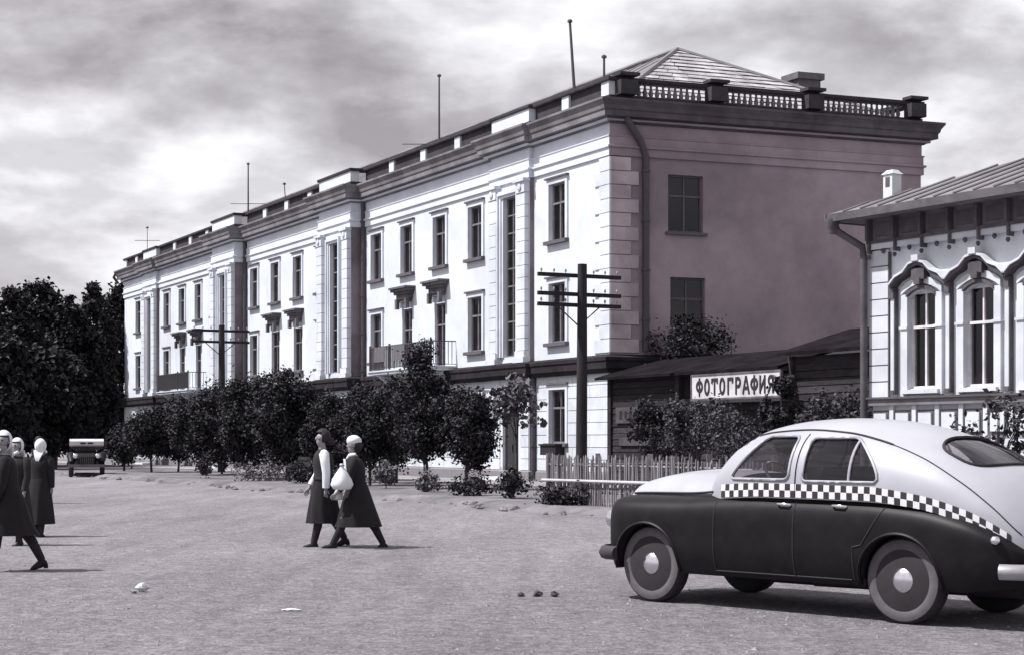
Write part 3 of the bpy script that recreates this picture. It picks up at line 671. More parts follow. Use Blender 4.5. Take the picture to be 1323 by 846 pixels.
# weeds on the verge
for k, (px, q, hgt, wd, lab) in enumerate([(552, 8.9, .55, 1.0, 'tuft of weeds at the foot of the tallest street tree'), (606, 9.3, .5, 1.3, 'clump of weeds at the foot of the round street tree'), (660, 9.3, .75, 1.1, 'ragged weed clump on the verge before the doorway'), (498, 8.6, .9, .8, 'small leafy bush beneath the broad street tree'), (440, 8.8, .6, 1.6, 'low bush behind the walking women'), (388, 8.6, .7, 1.6, 'low bush under the street tree below the hooded windows'), (335, 8.6, .6, 2.2, 'low hedge-like bush by the road edge'), (266, 9.0, 1.2, 1.1, 'rounded leafy bush at the road edge'), (724, 10.5, .35, 1.4, 'tuft of grass at the foot of the picket fence corner')]):
    p = SP(row(px, q), q, .08); tree('weed_clump', lab, p, hgt, wd, .05, 14, 900, .05, 'leaf_dark' if k % 3 else 'leaf_pale', .015, 'weeds on the verge', 'weeds', .2, 4, .4, 80 + k)
# tall trees closing the end of the street
far = [(-30, 95, 375, 120), (22, 92, 372, 90), (52, 100, 358, 100), (92, 96, 378, 86), (116, 110, 362, 76), (158, 126, 368, 100), (66, 86, 440, 120), (110, 96, 450, 84), (10, 84, 430, 110)]
flab = ['tall dark street-end tree at the outer left of the clump', 'tall dark tree with a ragged top in the clump behind the headscarved women', 'tallest feathery-topped tree of the clump at the street end', 'dark tree with a dip in its crown in the middle of the street-end clump', 'tall dark tree rising behind the distant motor vehicle', 'tall dark tree half hidden behind the far end of the building', 'lower bushy dark tree at the front of the street-end clump', 'lower dark tree between the distant vehicle and the building', 'lower spreading dark tree behind the women in headscarves']
for k, ((px, Y, ty, wpx), lab) in enumerate(zip(far, flab)):
    s = FPX / Y; h = (HY - ty) / s + EYE
    tree('tall_tree', lab, ((px - CX) / s, Y, 0), h, wpx / s * 1.12, .7, 170, 30000, .15, 'leaf_far', .25, 'dark trees closing the street', top_taper=.4, seed=110 + k, spread=.2)
# leafy branches beside the ornate house
p = Vector(((1290 - CX) / FPX * 25.0, 25.0, 0)); tree('house_bush', 'open twiggy bush with dark leaves before the ornate white house', p, 2.25, 1.35, .9, 16, 520, .05, 'leaf_dark', .03, None, 'bush', .1, 9, .35, 140)

# ------------------------------------------------------------------ picket fence
FU0, FU1, FQ = row(706, 10.0), row(990, 10.0), 10.0
FEN = thing('picket_fence', 'rough wooden picket fence round the yard in front of the shed', 'fence', SP(FU0, FQ, .1))
mb = MB(); mb.hexa([(-.024, -.01, 0), (.024, -.01, 0), (.024, .01, 0), (-.024, .01, 0)], [(-.02, -.009, 1.05), (.02, -.009, 1.05), (.02, .009, 1.05), (-.02, .009, 1.05)]); mb.poly([(-.02, -.009, 1.05), (.02, -.009, 1.05), (.004, 0, 1.10)])
mb.poly([(-.02, .009, 1.05), (.02, .009, 1.05), (.004, 0, 1.10)]); mb.poly([(.02, -.009, 1.05), (.02, .009, 1.05), (.004, 0, 1.10)]); mb.poly([(-.02, -.009, 1.05), (-.02, .009, 1.05), (.004, 0, 1.10)])
PK = mb.mesh('picket', 'fence_wood', recalc=False)
ang = math.atan2(TD.y, TD.x)
def fpos(u, q): return SP(u, q, .1) - SP(FU0, FQ, .1)
n = int((FU0 - FU1) / .098)
for k in range(n):
    p = fpos(FU0 - k * .098 + random.uniform(-.012, .012), FQ + random.uniform(-.008, .008))
    link('picket', PK, FEN, p - Vector((0, 0, .06)), (random.uniform(-.02, .02), random.gauss(0, .028), ang + random.uniform(-.1, .1)), (random.uniform(.8, 1.15), 1, random.uniform(.93, 1.08)))
for k in range(38):
    p = fpos(FU0 + .02, FQ - .08 - k * .1); link('picket', PK, FEN, p - Vector((0, 0, .06)), (random.gauss(0, .02), random.gauss(0, .025), ang + math.pi / 2), (random.uniform(.8, 1.15), 1, random.uniform(.93, 1.08)))
for z in (.30, .86):
    for a, b in (((FU0, FQ - .035), (FU1, FQ - .035)), ((FU0 - .035, FQ), (FU0 - .035, FQ - 3.9))):
        m_ = MB(); m_.tube([fpos(*a) + Vector((0, 0, z)), fpos(*b) + Vector((0, 0, z))], .03, 5); m_.build('rail', 'fence_wood', FEN)
for k in range(5):
    m_ = MB(); p = fpos(FU0 - k * 2.1, FQ - .1); m_.box(p.x - .05, p.x + .05, p.y - .05, p.y + .05, -.1, 1.12); m_.build('post', 'fence_wood', FEN)
m_ = MB(); m_.tube([fpos(FU0 + .05, FQ + .08) + Vector((0, 0, .52)), fpos(FU1, FQ + .08) + Vector((0, 0, .56))], .034, 8); m_.build('hand_rail', 'pipe_pale', FEN, smooth=50)

# ------------------------------------------------------------------ boarded shed with the sign
SH = thing('boarded_shed', 'low dark weathered plank shed between the white building and the ornate house', 'shed', SP(-.7, .35, 0))
def sp(u, q, z): return SP(u, q, z) - SP(-.7, .35, 0)
board_m = {}
def boards(u0, u1, q, z0, z1, bh=.2):
    ln = abs(u1 - u0); c = (u0 + u1) / 2
    z = z0; k = 0
    while z < z1 - .02:
        me = board_m.get(round(ln, 2))
        if me is None:
            m_ = MB(); a = TD * (ln / 2); nn = ND * .02
            m_.hexa([-a - nn, a - nn, a + nn * 1.6, -a + nn * 1.6], [-a - nn + Vector((0, 0, bh - .015)), a - nn + Vector((0, 0, bh - .015)), a + nn * .6 + Vector((0, 0, bh - .015)), -a + nn * .6 + Vector((0, 0, bh - .015))]); me = board_m[round(ln, 2)] = m_.mesh('plank', 'shed_wood')
        link('plank', me, SH, sp(c, q + random.uniform(-.008, .008), z)); z += bh
boards(-.7, -4.6, .35, .15, 3.5); boards(-4.75, -10.2, .35, .15, 2.6); boards(-10.35, -14.6, .35, .15, 3.75)
m_ = MB(lambda u, q, z: sp(u, q, z)); m_.box(-14.6, -.7, -1.5, .29, 0, 3.4); m_.build('shed_body', 'ledge_dark', SH)
for u in (-.7, -4.68, -10.28, -14.6):
    m_ = MB(sp); m_.box(u - .1, u + .1, .30, .45, 0, 3.75 if u < -8 else 3.5); m_.build('post', 'shed_wood', SH)
m_ = MB(sp); m_.hexa([(-10.2, .8, 3.42), (-.4, .8, 3.42), (-.4, -1.6, 4.05), (-10.2, -1.6, 4.05)], [(-10.2, .8, 3.5), (-.4, .8, 3.5), (-.4, -1.6, 4.13), (-10.2, -1.6, 4.13)]); m_.build('roof', 'shed_roof', SH)
m_ = MB(sp); m_.hexa([(-14.9, .8, 3.75), (-10.2, .8, 3.75), (-10.2, -1.6, 4.45), (-14.9, -1.6, 4.45)], [(-14.9, .8, 3.85), (-10.2, .8, 3.85), (-10.2, -1.6, 4.55), (-14.9, -1.6, 4.55)]); m_.build('roof', 'shed_roof', SH)
for (a, b, z0, z1) in ((-1.1, -4.2, 2.05, 2.55), (-1.3, -3.4, 1.35, 1.6)):
    m_ = MB(sp); m_.box(b, a, .40, .44, z0, z1); m_.build('notice_board', 'sign_board_dark', SH)
for k in range(9):
    m_ = MB(sp); m_.box(-1.35 - k * .3 - .14, -1.35 - k * .3, .442, .447, 2.17 + .02 * (k % 3), 2.44 - .02 * (k % 2)); m_.build('faded_mark', 'ledge_dark', SH)
m_ = MB(sp); m_.box(-4.46, -4.38, .45, .50, 1.35, 2.05); m_.box(-4.9, -4.46, .45, .50, 1.97, 2.05); m_.box(-4.9, -4.46, .45, .50, 1.35, 1.42); m_.build('window_frame', 'pipe_pale', SH)
# sign
su0, su1, sq = row(894, .95), row(1008, .95), .95
SG = thing('shop_sign', 'long white signboard with dark Cyrillic lettering on the shed front', 'sign', SP(su0, sq, 2.70))
X = -TD; ln = su0 - su1; hh = .64
m_ = MB(lambda a, b, c: X * a + ND * b + Vector((0, 0, c))); m_.box(0, ln, -.05, 0, 0, hh); m_.build('board', 'sign_white', SG)
m_ = MB(lambda a, b, c: X * a + ND * b + Vector((0, 0, c)))
for bx in ((-.04, ln + .04, -.06, .02, hh, hh + .05), (-.04, ln + .04, -.06, .02, -.05, 0), (-.04, 0, -.06, .02, 0, hh), (ln, ln + .04, -.06, .02, 0, hh)): m_.box(*bx)
m_.build('frame', 'hood_dark', SG)
for a in (.15, ln - .15):
    for c in (.1, .5):
        m_ = MB(lambda a, b, c: X * a + ND * b + Vector((0, 0, c))); m_.box(a - .05, a + .05, -.6, -.05, c, c + .08); m_.build('bracket', 'iron', SG)
def arc(cx, cy, rx, ry, a0, a1, n=14): return [(cx + rx * math.cos(R(a0 + (a1 - a0) * k / n)), cy + ry * math.sin(R(a0 + (a1 - a0) * k / n))) for k in range(n + 1)]
GLYPH = {'F': [[(.5, -.04), (.5, 1.04)], arc(.5, .55, .42, .30, 0, 360, 20)], 'O': [arc(.5, .5, .32, .46, 0, 360, 20)], 'T': [[(.5, 0), (.5, .95)], [(.08, .95), (.92, .95)], [(.12, .95), (.10, .76)], [(.88, .95), (.90, .76)]],
         'G': [[(.22, 0), (.22, .95)], [(.22, .95), (.86, .95)], [(.86, .95), (.86, .74)]], 'P': [[(.22, 0), (.22, .95)], [(.22, .95), (.5, .95)] + arc(.52, .70, .28, .25, 90, -90) + [(.22, .45)]],
         'A': [[(.08, 0), (.46, 1.0), (.54, 1.0), (.92, 0)], [(.24, .32), (.76, .32)]], 'I': [[(.18, 0), (.18, 1)], [(.82, 0), (.82, 1)], [(.18, .12), (.82, .88)]],
         'Y': [[(.78, 0), (.78, .95)], [(.78, .95), (.5, .95)] + arc(.48, .71, .28, .24, 90, 270) + [(.78, .47)], [(.50, .47), (.16, 0)]]}
def ribbon(mb, pts, th, place):
    for (x0, y0), (x1, y1) in zip(pts, pts[1:]):
        d = math.hypot(x1 - x0, y1 - y0)
        if d < 1e-5: continue
        ex, ey = (x1 - x0) / d * th * .35, (y1 - y0) / d * th * .35; nx, ny = -(y1 - y0) / d * th / 2, (x1 - x0) / d * th / 2
        q = [(x0 - ex + nx, y0 - ey + ny), (x0 - ex - nx, y0 - ey - ny), (x1 + ex - nx, y1 + ey - ny), (x1 + ex + nx, y1 + ey + ny)]
        mb.hexa([place(*p, .004) for p in q], [place(*p, .016) for p in q])
lw_, lh_ = ln * .90 / 10, .43
for k, ch_ in enumerate('FOTOGPAFIY'):
    x0_ = ln * .05 + k * lw_; mb = MB(); pl_ = lambda x, y, d: X * (x0_ + (.06 + x * .86) * lw_) + Vector((0, 0, .105 + y * lh_)) + ND * (d + random.uniform(0, .001))
    for st in GLYPH[ch_]: ribbon(mb, [(p[0], p[1]) for p in st], .20, pl_)
    mb.build('letter', 'sign_ink', SG, recalc=False)

# bench under the street trees
BE = thing('park_bench', 'dark slatted bench under the street trees', 'bench', SP(row(388, 8.0), 8.0, .1))
for k in range(3):
    m_ = MB(lambda a, b, c: TD * a + ND * b + Vector((0, 0, c))); m_.box(-.9, .9, -.2 + .14 * k, -.09 + .14 * k, .42, .46); m_.build('seat_slat', 'pole_wood', BE)
for k in range(2):
    m_ = MB(lambda a, b, c: TD * a + ND * b + Vector((0, 0, c))); m_.box(-.9, .9, -.28, -.25, .58 + .16 * k, .70 + .16 * k); m_.build('back_slat', 'pole_wood', BE)
for a in (-.7, .7):
    m_ = MB(lambda a_, b, c: TD * a_ + ND * b + Vector((0, 0, c))); m_.box(a - .04, a + .04, -.32, -.25, 0, .9); m_.box(a - .04, a + .04, .12, .19, 0, .42); m_.build('leg', 'pole_wood', BE)

# ------------------------------------------------------------------ ornate house on the right
HA = R(32); HE = Vector((math.sin(HA), -math.cos(HA), 0)); HN = Vector((-math.cos(HA), -math.sin(HA), 0))
HO = Vector(((1128 - CX) / FPX * 35.0, 35.0, 0))
def HF(a, b, z): return HE * a + HN * b + Vector((0, 0, z))
HS = thing('ornate_house', 'old white one-storey house with carved window hoods and dark bracketed eaves', 'house', HO)
HL, HD = 8.0, 8.0; HWIN = [1.41, 2.90, 4.39, 5.88, 7.2]; HWW, HZ0, HZ1 = .76, 2.52, 4.45
def hwall(mb):
    ops = [(c, HWW, HZ0, HZ1) for c in HWIN]
    us = sorted({0, HL} | {c + s * HWW / 2 for c in HWIN for s in (-1, 1)}); zs = [0, HZ0, HZ1, 6.0]
    for a, b in zip(us, us[1:]):
        for c, d in zip(zs, zs[1:]):
            if any(abs((a + b) / 2 - o[0]) < HWW / 2 for o in ops) and c == HZ0: continue
            mb.poly([(a, 0, c), (b, 0, c), (b, 0, d), (a, 0, d)])
    for c, w_, a, b in ops:
        x0, x1 = c - w_ / 2, c + w_ / 2
        for p in ([(x0, a), (x0, b)], [(x1, a), (x1, b)], [(x0, a), (x1, a)], [(x0, b), (x1, b)]): mb.poly([(p[0][0], 0, p[0][1]), (p[1][0], 0, p[1][1]), (p[1][0], -.2, p[1][1]), (p[0][0], -.2, p[0][1])])
    mb.poly([(0, 0, 0), (0, -HD, 0), (0, -HD, 6), (0, 0, 6)]); mb.poly([(HL, 0, 0), (HL, -HD, 0), (HL, -HD, 6), (HL, 0, 6)]); mb.poly([(0, -HD, 0), (HL, -HD, 0), (HL, -HD, 6), (0, -HD, 6)])
mb = MB(HF); hwall(mb); mb.build('wall', 'house_wall', HS, recalc=False)
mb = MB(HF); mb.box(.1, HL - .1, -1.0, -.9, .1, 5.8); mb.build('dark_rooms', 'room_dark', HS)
# window: arched frame, panes, casing, hood
def arc_pts(w_, z0, rise, n=9): return [(-w_ / 2 + w_ * k / (n - 1), z0 + rise * (1 - (2 * k / (n - 1) - 1) ** 2)) for k in range(n)]
def strip(mb, pts, thick, q0, q1):          # moulding following a 2-D line
    for (x0, z0), (x1, z1) in zip(pts, pts[1:]):
        mb.hexa([(x0, q0, z0), (x1, q0, z1), (x1, q1, z1), (x0, q1, z0)], [(x0, q0, z0 + thick), (x1, q0, z1 + thick), (x1, q1, z1 + thick), (x0, q1, z0 + thick)])
hw = HZ1 - HZ0
fr = MB(HF); t = .05; x = HWW / 2
fr.box(-x, -x + t, -.16, -.06, 0, hw); fr.box(x - t, x, -.16, -.06, 0, hw); fr.box(-x + t, x - t, -.16, -.06, 0, t); fr.box(-x + t, x - t, -.15, -.05, hw * .62, hw * .62 + .055); fr.box(-.022, .022, -.145, -.07, t, hw * .62)
fr.box(-.018, .018, -.14, -.075, hw * .62 + .055, hw - .05); fr.box(-x + t, x - t, -.16, -.06, hw - .05, hw)
HFRM = fr.mesh('window', 'wood_white')
g_ = MB(HF); g_.poly([(-x + t, -.11, t), (x - t, -.11, t), (x - t, -.11, hw - .05), (-x + t, -.11, hw - .05)]); HGL = g_.mesh('pane', 'glass', recalc=False)
tp = MB(HF)
ap = arc_pts(HWW, hw - .14, .14)
for (x0, z0), (x1, z1) in zip(ap, ap[1:]): tp.hexa([(x0, -.05, z0), (x1, -.05, z1), (x1, .02, z1), (x0, .02, z0)], [(x0, -.05, hw + .02), (x1, -.05, hw + .02), (x1, .02, hw + .02), (x0, .02, hw + .02)])
HARC = tp.mesh('arch_head', 'house_trim')
cs = MB(HF); cs.box(-x - .17, -x, 0, .07, -.12, hw - .05); cs.box(x, x + .17, 0, .07, -.12, hw - .05); strip(cs, arc_pts(HWW + .34, hw - .06, .20), .14, 0, .08)
cs.box(-x - .20, -x + .02, 0, .10, hw * .62, hw * .62 + .05); cs.box(x - .02, x + .20, 0, .10, hw * .62, hw * .62 + .05); HCAS = cs.mesh('casing', 'house_trim')
ho = MB(HF); strip(ho, arc_pts(HWW + .02, hw - .10, .155), .06, .02, .10); HIN = ho.mesh('arch_line', 'house_dark')
hp = [(-.735, hw + .08), (-.58, hw + .22), (-.36, hw + .30), (-.2, hw + .45), (0, hw + .50), (.2, hw + .45), (.36, hw + .30), (.58, hw + .22), (.735, hw + .08)]
hd = MB(HF); strip(hd, hp, .07, 0, .2); hd.box(-.17, .17, 0, .17, hw + .22, hw + .44); hd.box(-.08, .08, 0, .2, hw + .12, hw + .24); HHD = hd.mesh('hood', 'house_dark')
hc = MB(HF); strip(hc, [(a, b + .072) for a, b in hp], .045, 0, .24); hc.box(-.09, .09, 0, .26, hw + .58, hw + .70); HCP = hc.mesh('hood_cap', 'house_trim')
sl = MB(HF); sl.box(-x - .12, x + .12, 0, .14, -.10, -.02); HSL = sl.mesh('sill', 'house_trim')
po = MB(HF); po.box(-.045, .045, 0, .12, 2.36, 4.55); HPO = po.mesh('pilaster_strip', 'house_trim')
pd = MB(HF); pd.box(-.06, .06, 0, .15, 4.34, 4.55); pd.box(-.055, .055, .12, .14, 2.40, 2.5); pd.box(.045, .062, 0, .10, 2.42, 4.34); HPD = pd.mesh('pilaster_cap', 'house_dark')
for c in HWIN:
    o = link('window', HFRM, HS, HF(c, 0, HZ0))
    for nm, me in (('pane', HGL), ('arch_head', HARC), ('casing', HCAS), ('arch_line', HIN), ('hood', HHD), ('hood_cap', HCP), ('sill', HSL)): link(nm, me, o)
    for s in (-.745,):
        o = link('pilaster_strip', HPO, HS, HF(c + s, 0, 0)); link('pilaster_cap', HPD, o)
# corner pier of blocks
for k in range(9):
    m_ = MB(HF); z = 2.36 + k * .335; m_.box(-.05, .50, -.3, .06, z, z + .31); m_.build('corner_block', 'house_trim', HS)
m_ = MB(HF); m_.box(-.03, .48, -.3, .035, 2.3, 5.42); m_.build('corner_pier', 'house_frieze', HS)
m_ = MB(HF); m_.box(.50, .53, 0, .075, 2.36, 5.3); m_.build('pier_edge', 'house_dark', HS)
# sill band, dado panels
m_ = MB(HF); m_.box(-.08, HL, 0, .13, 2.20, 2.33); m_.build('sill_band', 'house_frieze', HS)
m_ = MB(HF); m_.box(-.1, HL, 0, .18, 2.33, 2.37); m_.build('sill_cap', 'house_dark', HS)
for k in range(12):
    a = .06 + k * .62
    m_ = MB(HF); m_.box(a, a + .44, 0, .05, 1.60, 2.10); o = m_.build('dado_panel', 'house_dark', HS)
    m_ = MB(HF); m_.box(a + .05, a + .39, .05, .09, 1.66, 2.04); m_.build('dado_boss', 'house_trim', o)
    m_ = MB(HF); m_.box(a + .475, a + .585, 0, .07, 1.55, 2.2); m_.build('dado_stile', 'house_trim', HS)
m_ = MB(HF); m_.box(-.06, HL, 0, .06, 0, 1.5); m_.build('base', 'house_trim', HS)
# frieze and eaves
m_ = MB(HF); m_.box(-.06, HL, 0, .10, 5.38, 5.50); m_.build('frieze_moulding', 'house_trim', HS)
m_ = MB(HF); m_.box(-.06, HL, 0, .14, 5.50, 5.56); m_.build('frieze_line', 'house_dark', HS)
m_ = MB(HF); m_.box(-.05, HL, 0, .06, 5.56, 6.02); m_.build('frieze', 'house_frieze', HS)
for k in range(11):
    a = .02 + k * .735
    m_ = MB(HF); m_.box(a - .032, a + .032, .0, .22, 5.56, 5.98); m_.box(a - .024, a + .024, 0, .16, 5.30, 5.56); m_.lathe([(.02, 0), (.045, .04), (.03, .09)], 8, 'z', (a, .14, 5.18)); m_.build('eave_bracket', 'house_dark', HS)
    m_ = MB(HF); m_.box(a + .14, a + .60, .06, .09, 5.64, 5.92); m_.build('frieze_panel', 'house_dark', HS)
    m_ = MB(HF); m_.lathe([(.02, 0), (.05, .05), (.03, .1)], 8, 'z', (a + .37, .10, 5.28)); m_.build('pendant', 'house_dark', HS)
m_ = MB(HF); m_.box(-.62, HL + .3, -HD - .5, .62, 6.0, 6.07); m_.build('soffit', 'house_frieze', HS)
m_ = MB(HF); m_.box(-.66, HL + .3, .62, .70, 5.98, 6.14); m_.box(-.70, -.62, -HD, .70, 5.98, 6.14); m_.build('gutter', 'house_dark', HS)
E0, E1, E2, E3, RA, RB = (-.66, .68, 6.14), (HL + .3, .68, 6.14), (HL + .3, -HD - .5, 6.14), (-.66, -HD - .5, 6.14), (2.6, -4, 7.75), (HL + .3, -4, 7.75)
m_ = MB(HF); m_.poly([E0, E1, RB, RA]); m_.poly([E3, E0, RA]); m_.poly([E2, E3, RA, RB]); m_.poly([E1, E2, RB]); hr = m_.build('roof', 'roof_metal', HS, recalc=False)
for k in range(1, 18):
    a = -.66 + k * .5; f = min(1.0, (a + .66) / 3.26) if a < 2.6 else 1.0
    if f <= 0: continue
    m_ = MB(HF); m_.tube([(a, .68, 6.16), (a, .68 - 4.68 * f, 6.16 + 1.61 * f)], .022, 4); m_.build('roof_seam', 'roof_metal', hr)
m_ = MB(HF); m_.box(-.12, .14, -.66, -.40, 6.2, 6.98); m_.hexa([(-.15, -.69, 6.98), (.17, -.69, 6.98), (.17, -.37, 6.98), (-.15, -.37, 6.98)], [(-.08, -.6, 7.07), (.10, -.6, 7.07), (.10, -.46, 7.07), (-.08, -.46, 7.07)]); ch = m_.build('chimney', 'house_trim', hr)
m_ = MB(HF); m_.box(-.05, .07, -.402, -.392, 6.72, 6.92); m_.build('chimney_opening', 'house_dark', ch)
m_ = MB(HF); m_.tube([(-.55, .62, 6.02), (-.5, .5, 5.78), (-.1, .2, 5.45), (-.1, .16, 5.2), (-.1, .16, .3)], .075, 10); m_.lathe([(.075, 5.74), (.15, 5.98), (.15, 6.04)], 10, 'z', (-.55, .60, 0)); m_.build('downpipe', 'house_dark', HS, smooth=50)

# ------------------------------------------------------------------ the taxi
def interp(xs, ys):
    xs, ys = np.array(xs[::-1] if xs[0] > xs[-1] else xs, float), np.array(ys[::-1] if xs[0] > xs[-1] else ys, float)
    # monotone smooth interpolation (cubic Hermite)
    d = np.diff(ys) / np.diff(xs); m = np.zeros(len(xs)); m[1:-1] = np.where(d[:-1] * d[1:] > 0, 2 * d[:-1] * d[1:] / (d[:-1] + d[1:] + 1e-12), 0); m[0] = d[0]; m[-1] = d[-1]
    def f(x):
        x = min(max(x, xs[0]), xs[-1]); i = min(max(int(np.searchsorted(xs, x)) - 1, 0), len(xs) - 2); h = xs[i + 1] - xs[i]; t_ = (x - xs[i]) / h
        return ys[i] * (2 * t_ ** 3 - 3 * t_ ** 2 + 1) + h * m[i] * (t_ ** 3 - 2 * t_ ** 2 + t_) + ys[i + 1] * (-2 * t_ ** 3 + 3 * t_ ** 2) + h * m[i + 1] * (t_ ** 3 - t_ ** 2)
    return f
c_zt = interp([.86, .78, .66, .54, .42, .22, -.08, -.41, -.8, -1.11, -1.55, -1.94, -2.2, -2.38, -2.47], [1.10, 1.18, 1.31, 1.435, 1.53, 1.60, 1.645, 1.66, 1.64, 1.59, 1.455, 1.25, 1.04, .82, .60])
c_yb = interp([.86, .80, .70, .5, .2, -.4, -1.1, -1.6, -2.0, -2.25, -2.40, -2.47], [.30, .50, .65, .76, .81, .822, .82, .79, .725, .635, .49, .27])
b_zs = interp([1.92, 1.89, 1.84, 1.76, 1.6, 1.0, .5, 0, -1.0, -1.5, -1.89, -2.15, -2.32, -2.42, -2.45], [.78, .90, .945, .962, .97, .98, 1.01, 1.03, 1.02, .98, .89, .77, .64, .52, .46])
def b_W(x):
    xc, hl = -.235, (2.165 if x > -.235 else 2.235); e = abs((x - xc) / hl)
    return .85 * max(1 - e ** 20, 1e-4) ** .25 if x > xc else .85 * max(1 - e ** 9, 1e-4) ** .36
CN = 2.9
def zb(x): return b_zs(x) - .05
def cab_y(x, z):
    s = (z - zb(x)) / max(c_zt(x) - zb(x), 1e-3); return c_yb(x) * max(1 - max(min(s, 1), 0) ** CN, 0) ** (1 / 2.3)
CAR_O = Vector((2.7292, 15.0817, 0)); CAR_A = R(133.857)
TX = thing('taxi_car', 'two-tone fastback taxi, pale above and black below with checkered belt', 'car', CAR_O, CAR_A)
def in_window(x, z):
    # front door glass
    if -.265 < x < .40 and 1.135 < z < 1.505:
        fx = .40 - (z - 1.135) / .37 * .30
        if x < fx:
            dx_, dz_ = max(0, abs(x - (-.265)) < .05), 0
            cx_, cz_ = max(-.265 + .05 - x, 0, x - (fx - .05)), max(1.135 + .05 - z, 0, z - (1.505 - .05))
            if cx_ ** 2 + cz_ ** 2 < .05 ** 2: return 1
    if -1.16 < x < -.405 and 1.125 < z < 1.49:
        t_ = (z - 1.125) / .365; rx = -1.155 + .30 * t_ ** 1.7
        if x > rx:
            cx_, cz_ = max(rx + .06 - x, 0, x - (-.405 - .05)), max(1.125 + .05 - z, 0, z - (1.49 - .05))
            if cx_ ** 2 + cz_ ** 2 < .055 ** 2: return 2
    return 0
def in_rear(x, y): return abs((x + 1.68) / .225) ** 3 + abs(y / .50) ** 3 < 1
def in_front(x, y, z): return x > .30 and z > 1.19 and abs(y) < .60 and z < 1.515 and (x > .34 or abs(y) < .55) and z < c_zt(x) + 1
def build_cabin():
    xs = np.concatenate([np.linspace(.86, .40, 40), np.linspace(.39, -1.25, 120), np.linspace(-1.265, -2.47, 90)]); nphi = 64
    V = []; G = []
    for x in xs:
        r_ = []
        for k in range(2 * nphi + 1):
            ph = math.pi * k / (2 * nphi); c_, s_ = math.cos(ph), math.sin(ph); zb_, zt_ = zb(x), max(c_zt(x), zb(x) + .01)
            s = abs(s_) ** (2 / CN); z = zb_ + (zt_ - zb_) * s; y = math.copysign(abs(c_) ** (2 / 2.3), c_) * c_yb(x)
            r_.append(len(V)); V.append((x, y, z))
        G.append(r_)
    parts = {'b': [], 1: [], -1: [], 2: [], -2: [], 'r': [], 'f': []}
    for i in range(len(xs) - 1):
        for k in range(2 * nphi):
            q = [G[i][k], G[i][k + 1], G[i + 1][k + 1], G[i + 1][k]]; c = np.mean([V[j] for j in q], 0); key = 'b'
            wn = in_window(c[0], c[2]) if abs(c[1]) > .35 else 0
            if wn: key = wn if c[1] > 0 else -wn
            elif in_rear(c[0], c[1]) and c[2] > 1.2: key = 'r'
            elif in_front(*c): key = 'f'
            parts[key].append(q)
    def sub(fs, name, m, inset=0.0):
        mb = MB(); mp = {}
        for q in fs:
            for j in q:
                if j not in mp:
                    v = V[j]; mp[j] = len(mb.v); mb.v.append((v[0] + (inset if v[0] > -1.2 else inset) * 0, v[1] - math.copysign(inset, v[1]) * (abs(v[1]) > .2), v[2] - inset * .6))
            mb.f.append([mp[j] for j in q])
        return mb.build(name, m, TX, smooth=180)
    cab = sub(parts['b'], 'cabin', 'paint_white')
    for k in (1, 2, -1, -2): sub(parts[k], 'side_window', 'car_glass', .012)
    sub(parts['r'], 'rear_window', 'car_glass', .008); sub(parts['f'], 'windscreen', 'car_glass', .006)
    return cab
cabin = build_cabin()
def on_cab(x, z, off=0.0, s=1): return (x, s * (cab_y(x, z) + off), z)
# glazing rubbers and gutter
def outline(kind):
    pts = []; cx_, cz_ = ((.03, 1.32), (-.74, 1.30))[kind - 1]
    for k in range(72):
        a = 2 * math.pi * k / 72; lo, hi = 0, .9
        for _ in range(24):
            md = (lo + hi) / 2
            if in_window(cx_ + md * math.cos(a), cz_ + md * math.sin(a)) == kind: lo = md
            else: hi = md
        pts.append((cx_ + lo * math.cos(a), cz_ + lo * math.sin(a)))
    return pts
for s in (1, -1):
    for kind in (1, 2):
        ol = outline(kind); m_ = MB(); P = [on_cab(x, z, .002, s) for x, z in ol] ; P += P[:2]; m_.tube(P, .013, 6, cap=False); m_.build('window_surround', 'paint_white', TX, smooth=60)
        P = [on_cab(x + (.018 if kind == 1 and False else 0), z, -.012, s) for x, z in ol]; P += P[:2]; m_ = MB(); m_.tube(P, .011, 6, cap=False); m_.build('window_rubber', 'rubber', TX, smooth=60)
    gx = np.linspace(.20, -2.30, 70); gz = interp([.30, .1, -.3, -.7, -1.05, -1.45, -1.84, -2.1, -2.30], [1.50, 1.535, 1.555, 1.53, 1.465, 1.335, 1.13, .94, .74])
    m_ = MB(); m_.tube([on_cab(x, gz(x), .004, s) for x in np.linspace(.27, -2.30, 80)], [.011] * 45 + [.005] * 35, 6); m_.build('roof_gutter', 'rubber', TX, smooth=60)
    m_ = MB(); m_.tube([on_cab(-.865, z, -.005, s) for z in np.linspace(1.12, 1.48, 8)], .012, 6); m_.build('vent_post', 'paint_white', TX)
    # door seams and handles
    def side_y(x, z): return b_W(x) * (1 if z > .55 else .985) 
m_ = MB(); P = []
for k in range(41):
    a = 2 * math.pi * k / 40; x, y = -1.68 + .225 * math.copysign(abs(math.cos(a)) ** .667, math.cos(a)), .5 * math.copysign(abs(math.sin(a)) ** .667, math.sin(a))
    s = max(1 - (abs(y) / c_yb(x)) ** 2.3, 0) ** (1 / CN); P.append((x, y, zb(x) + (c_zt(x) - zb(x)) * s + .004))
m_.tube(P, .014, 6, cap=False); m_.build('window_rubber', 'rubber', TX, smooth=60)
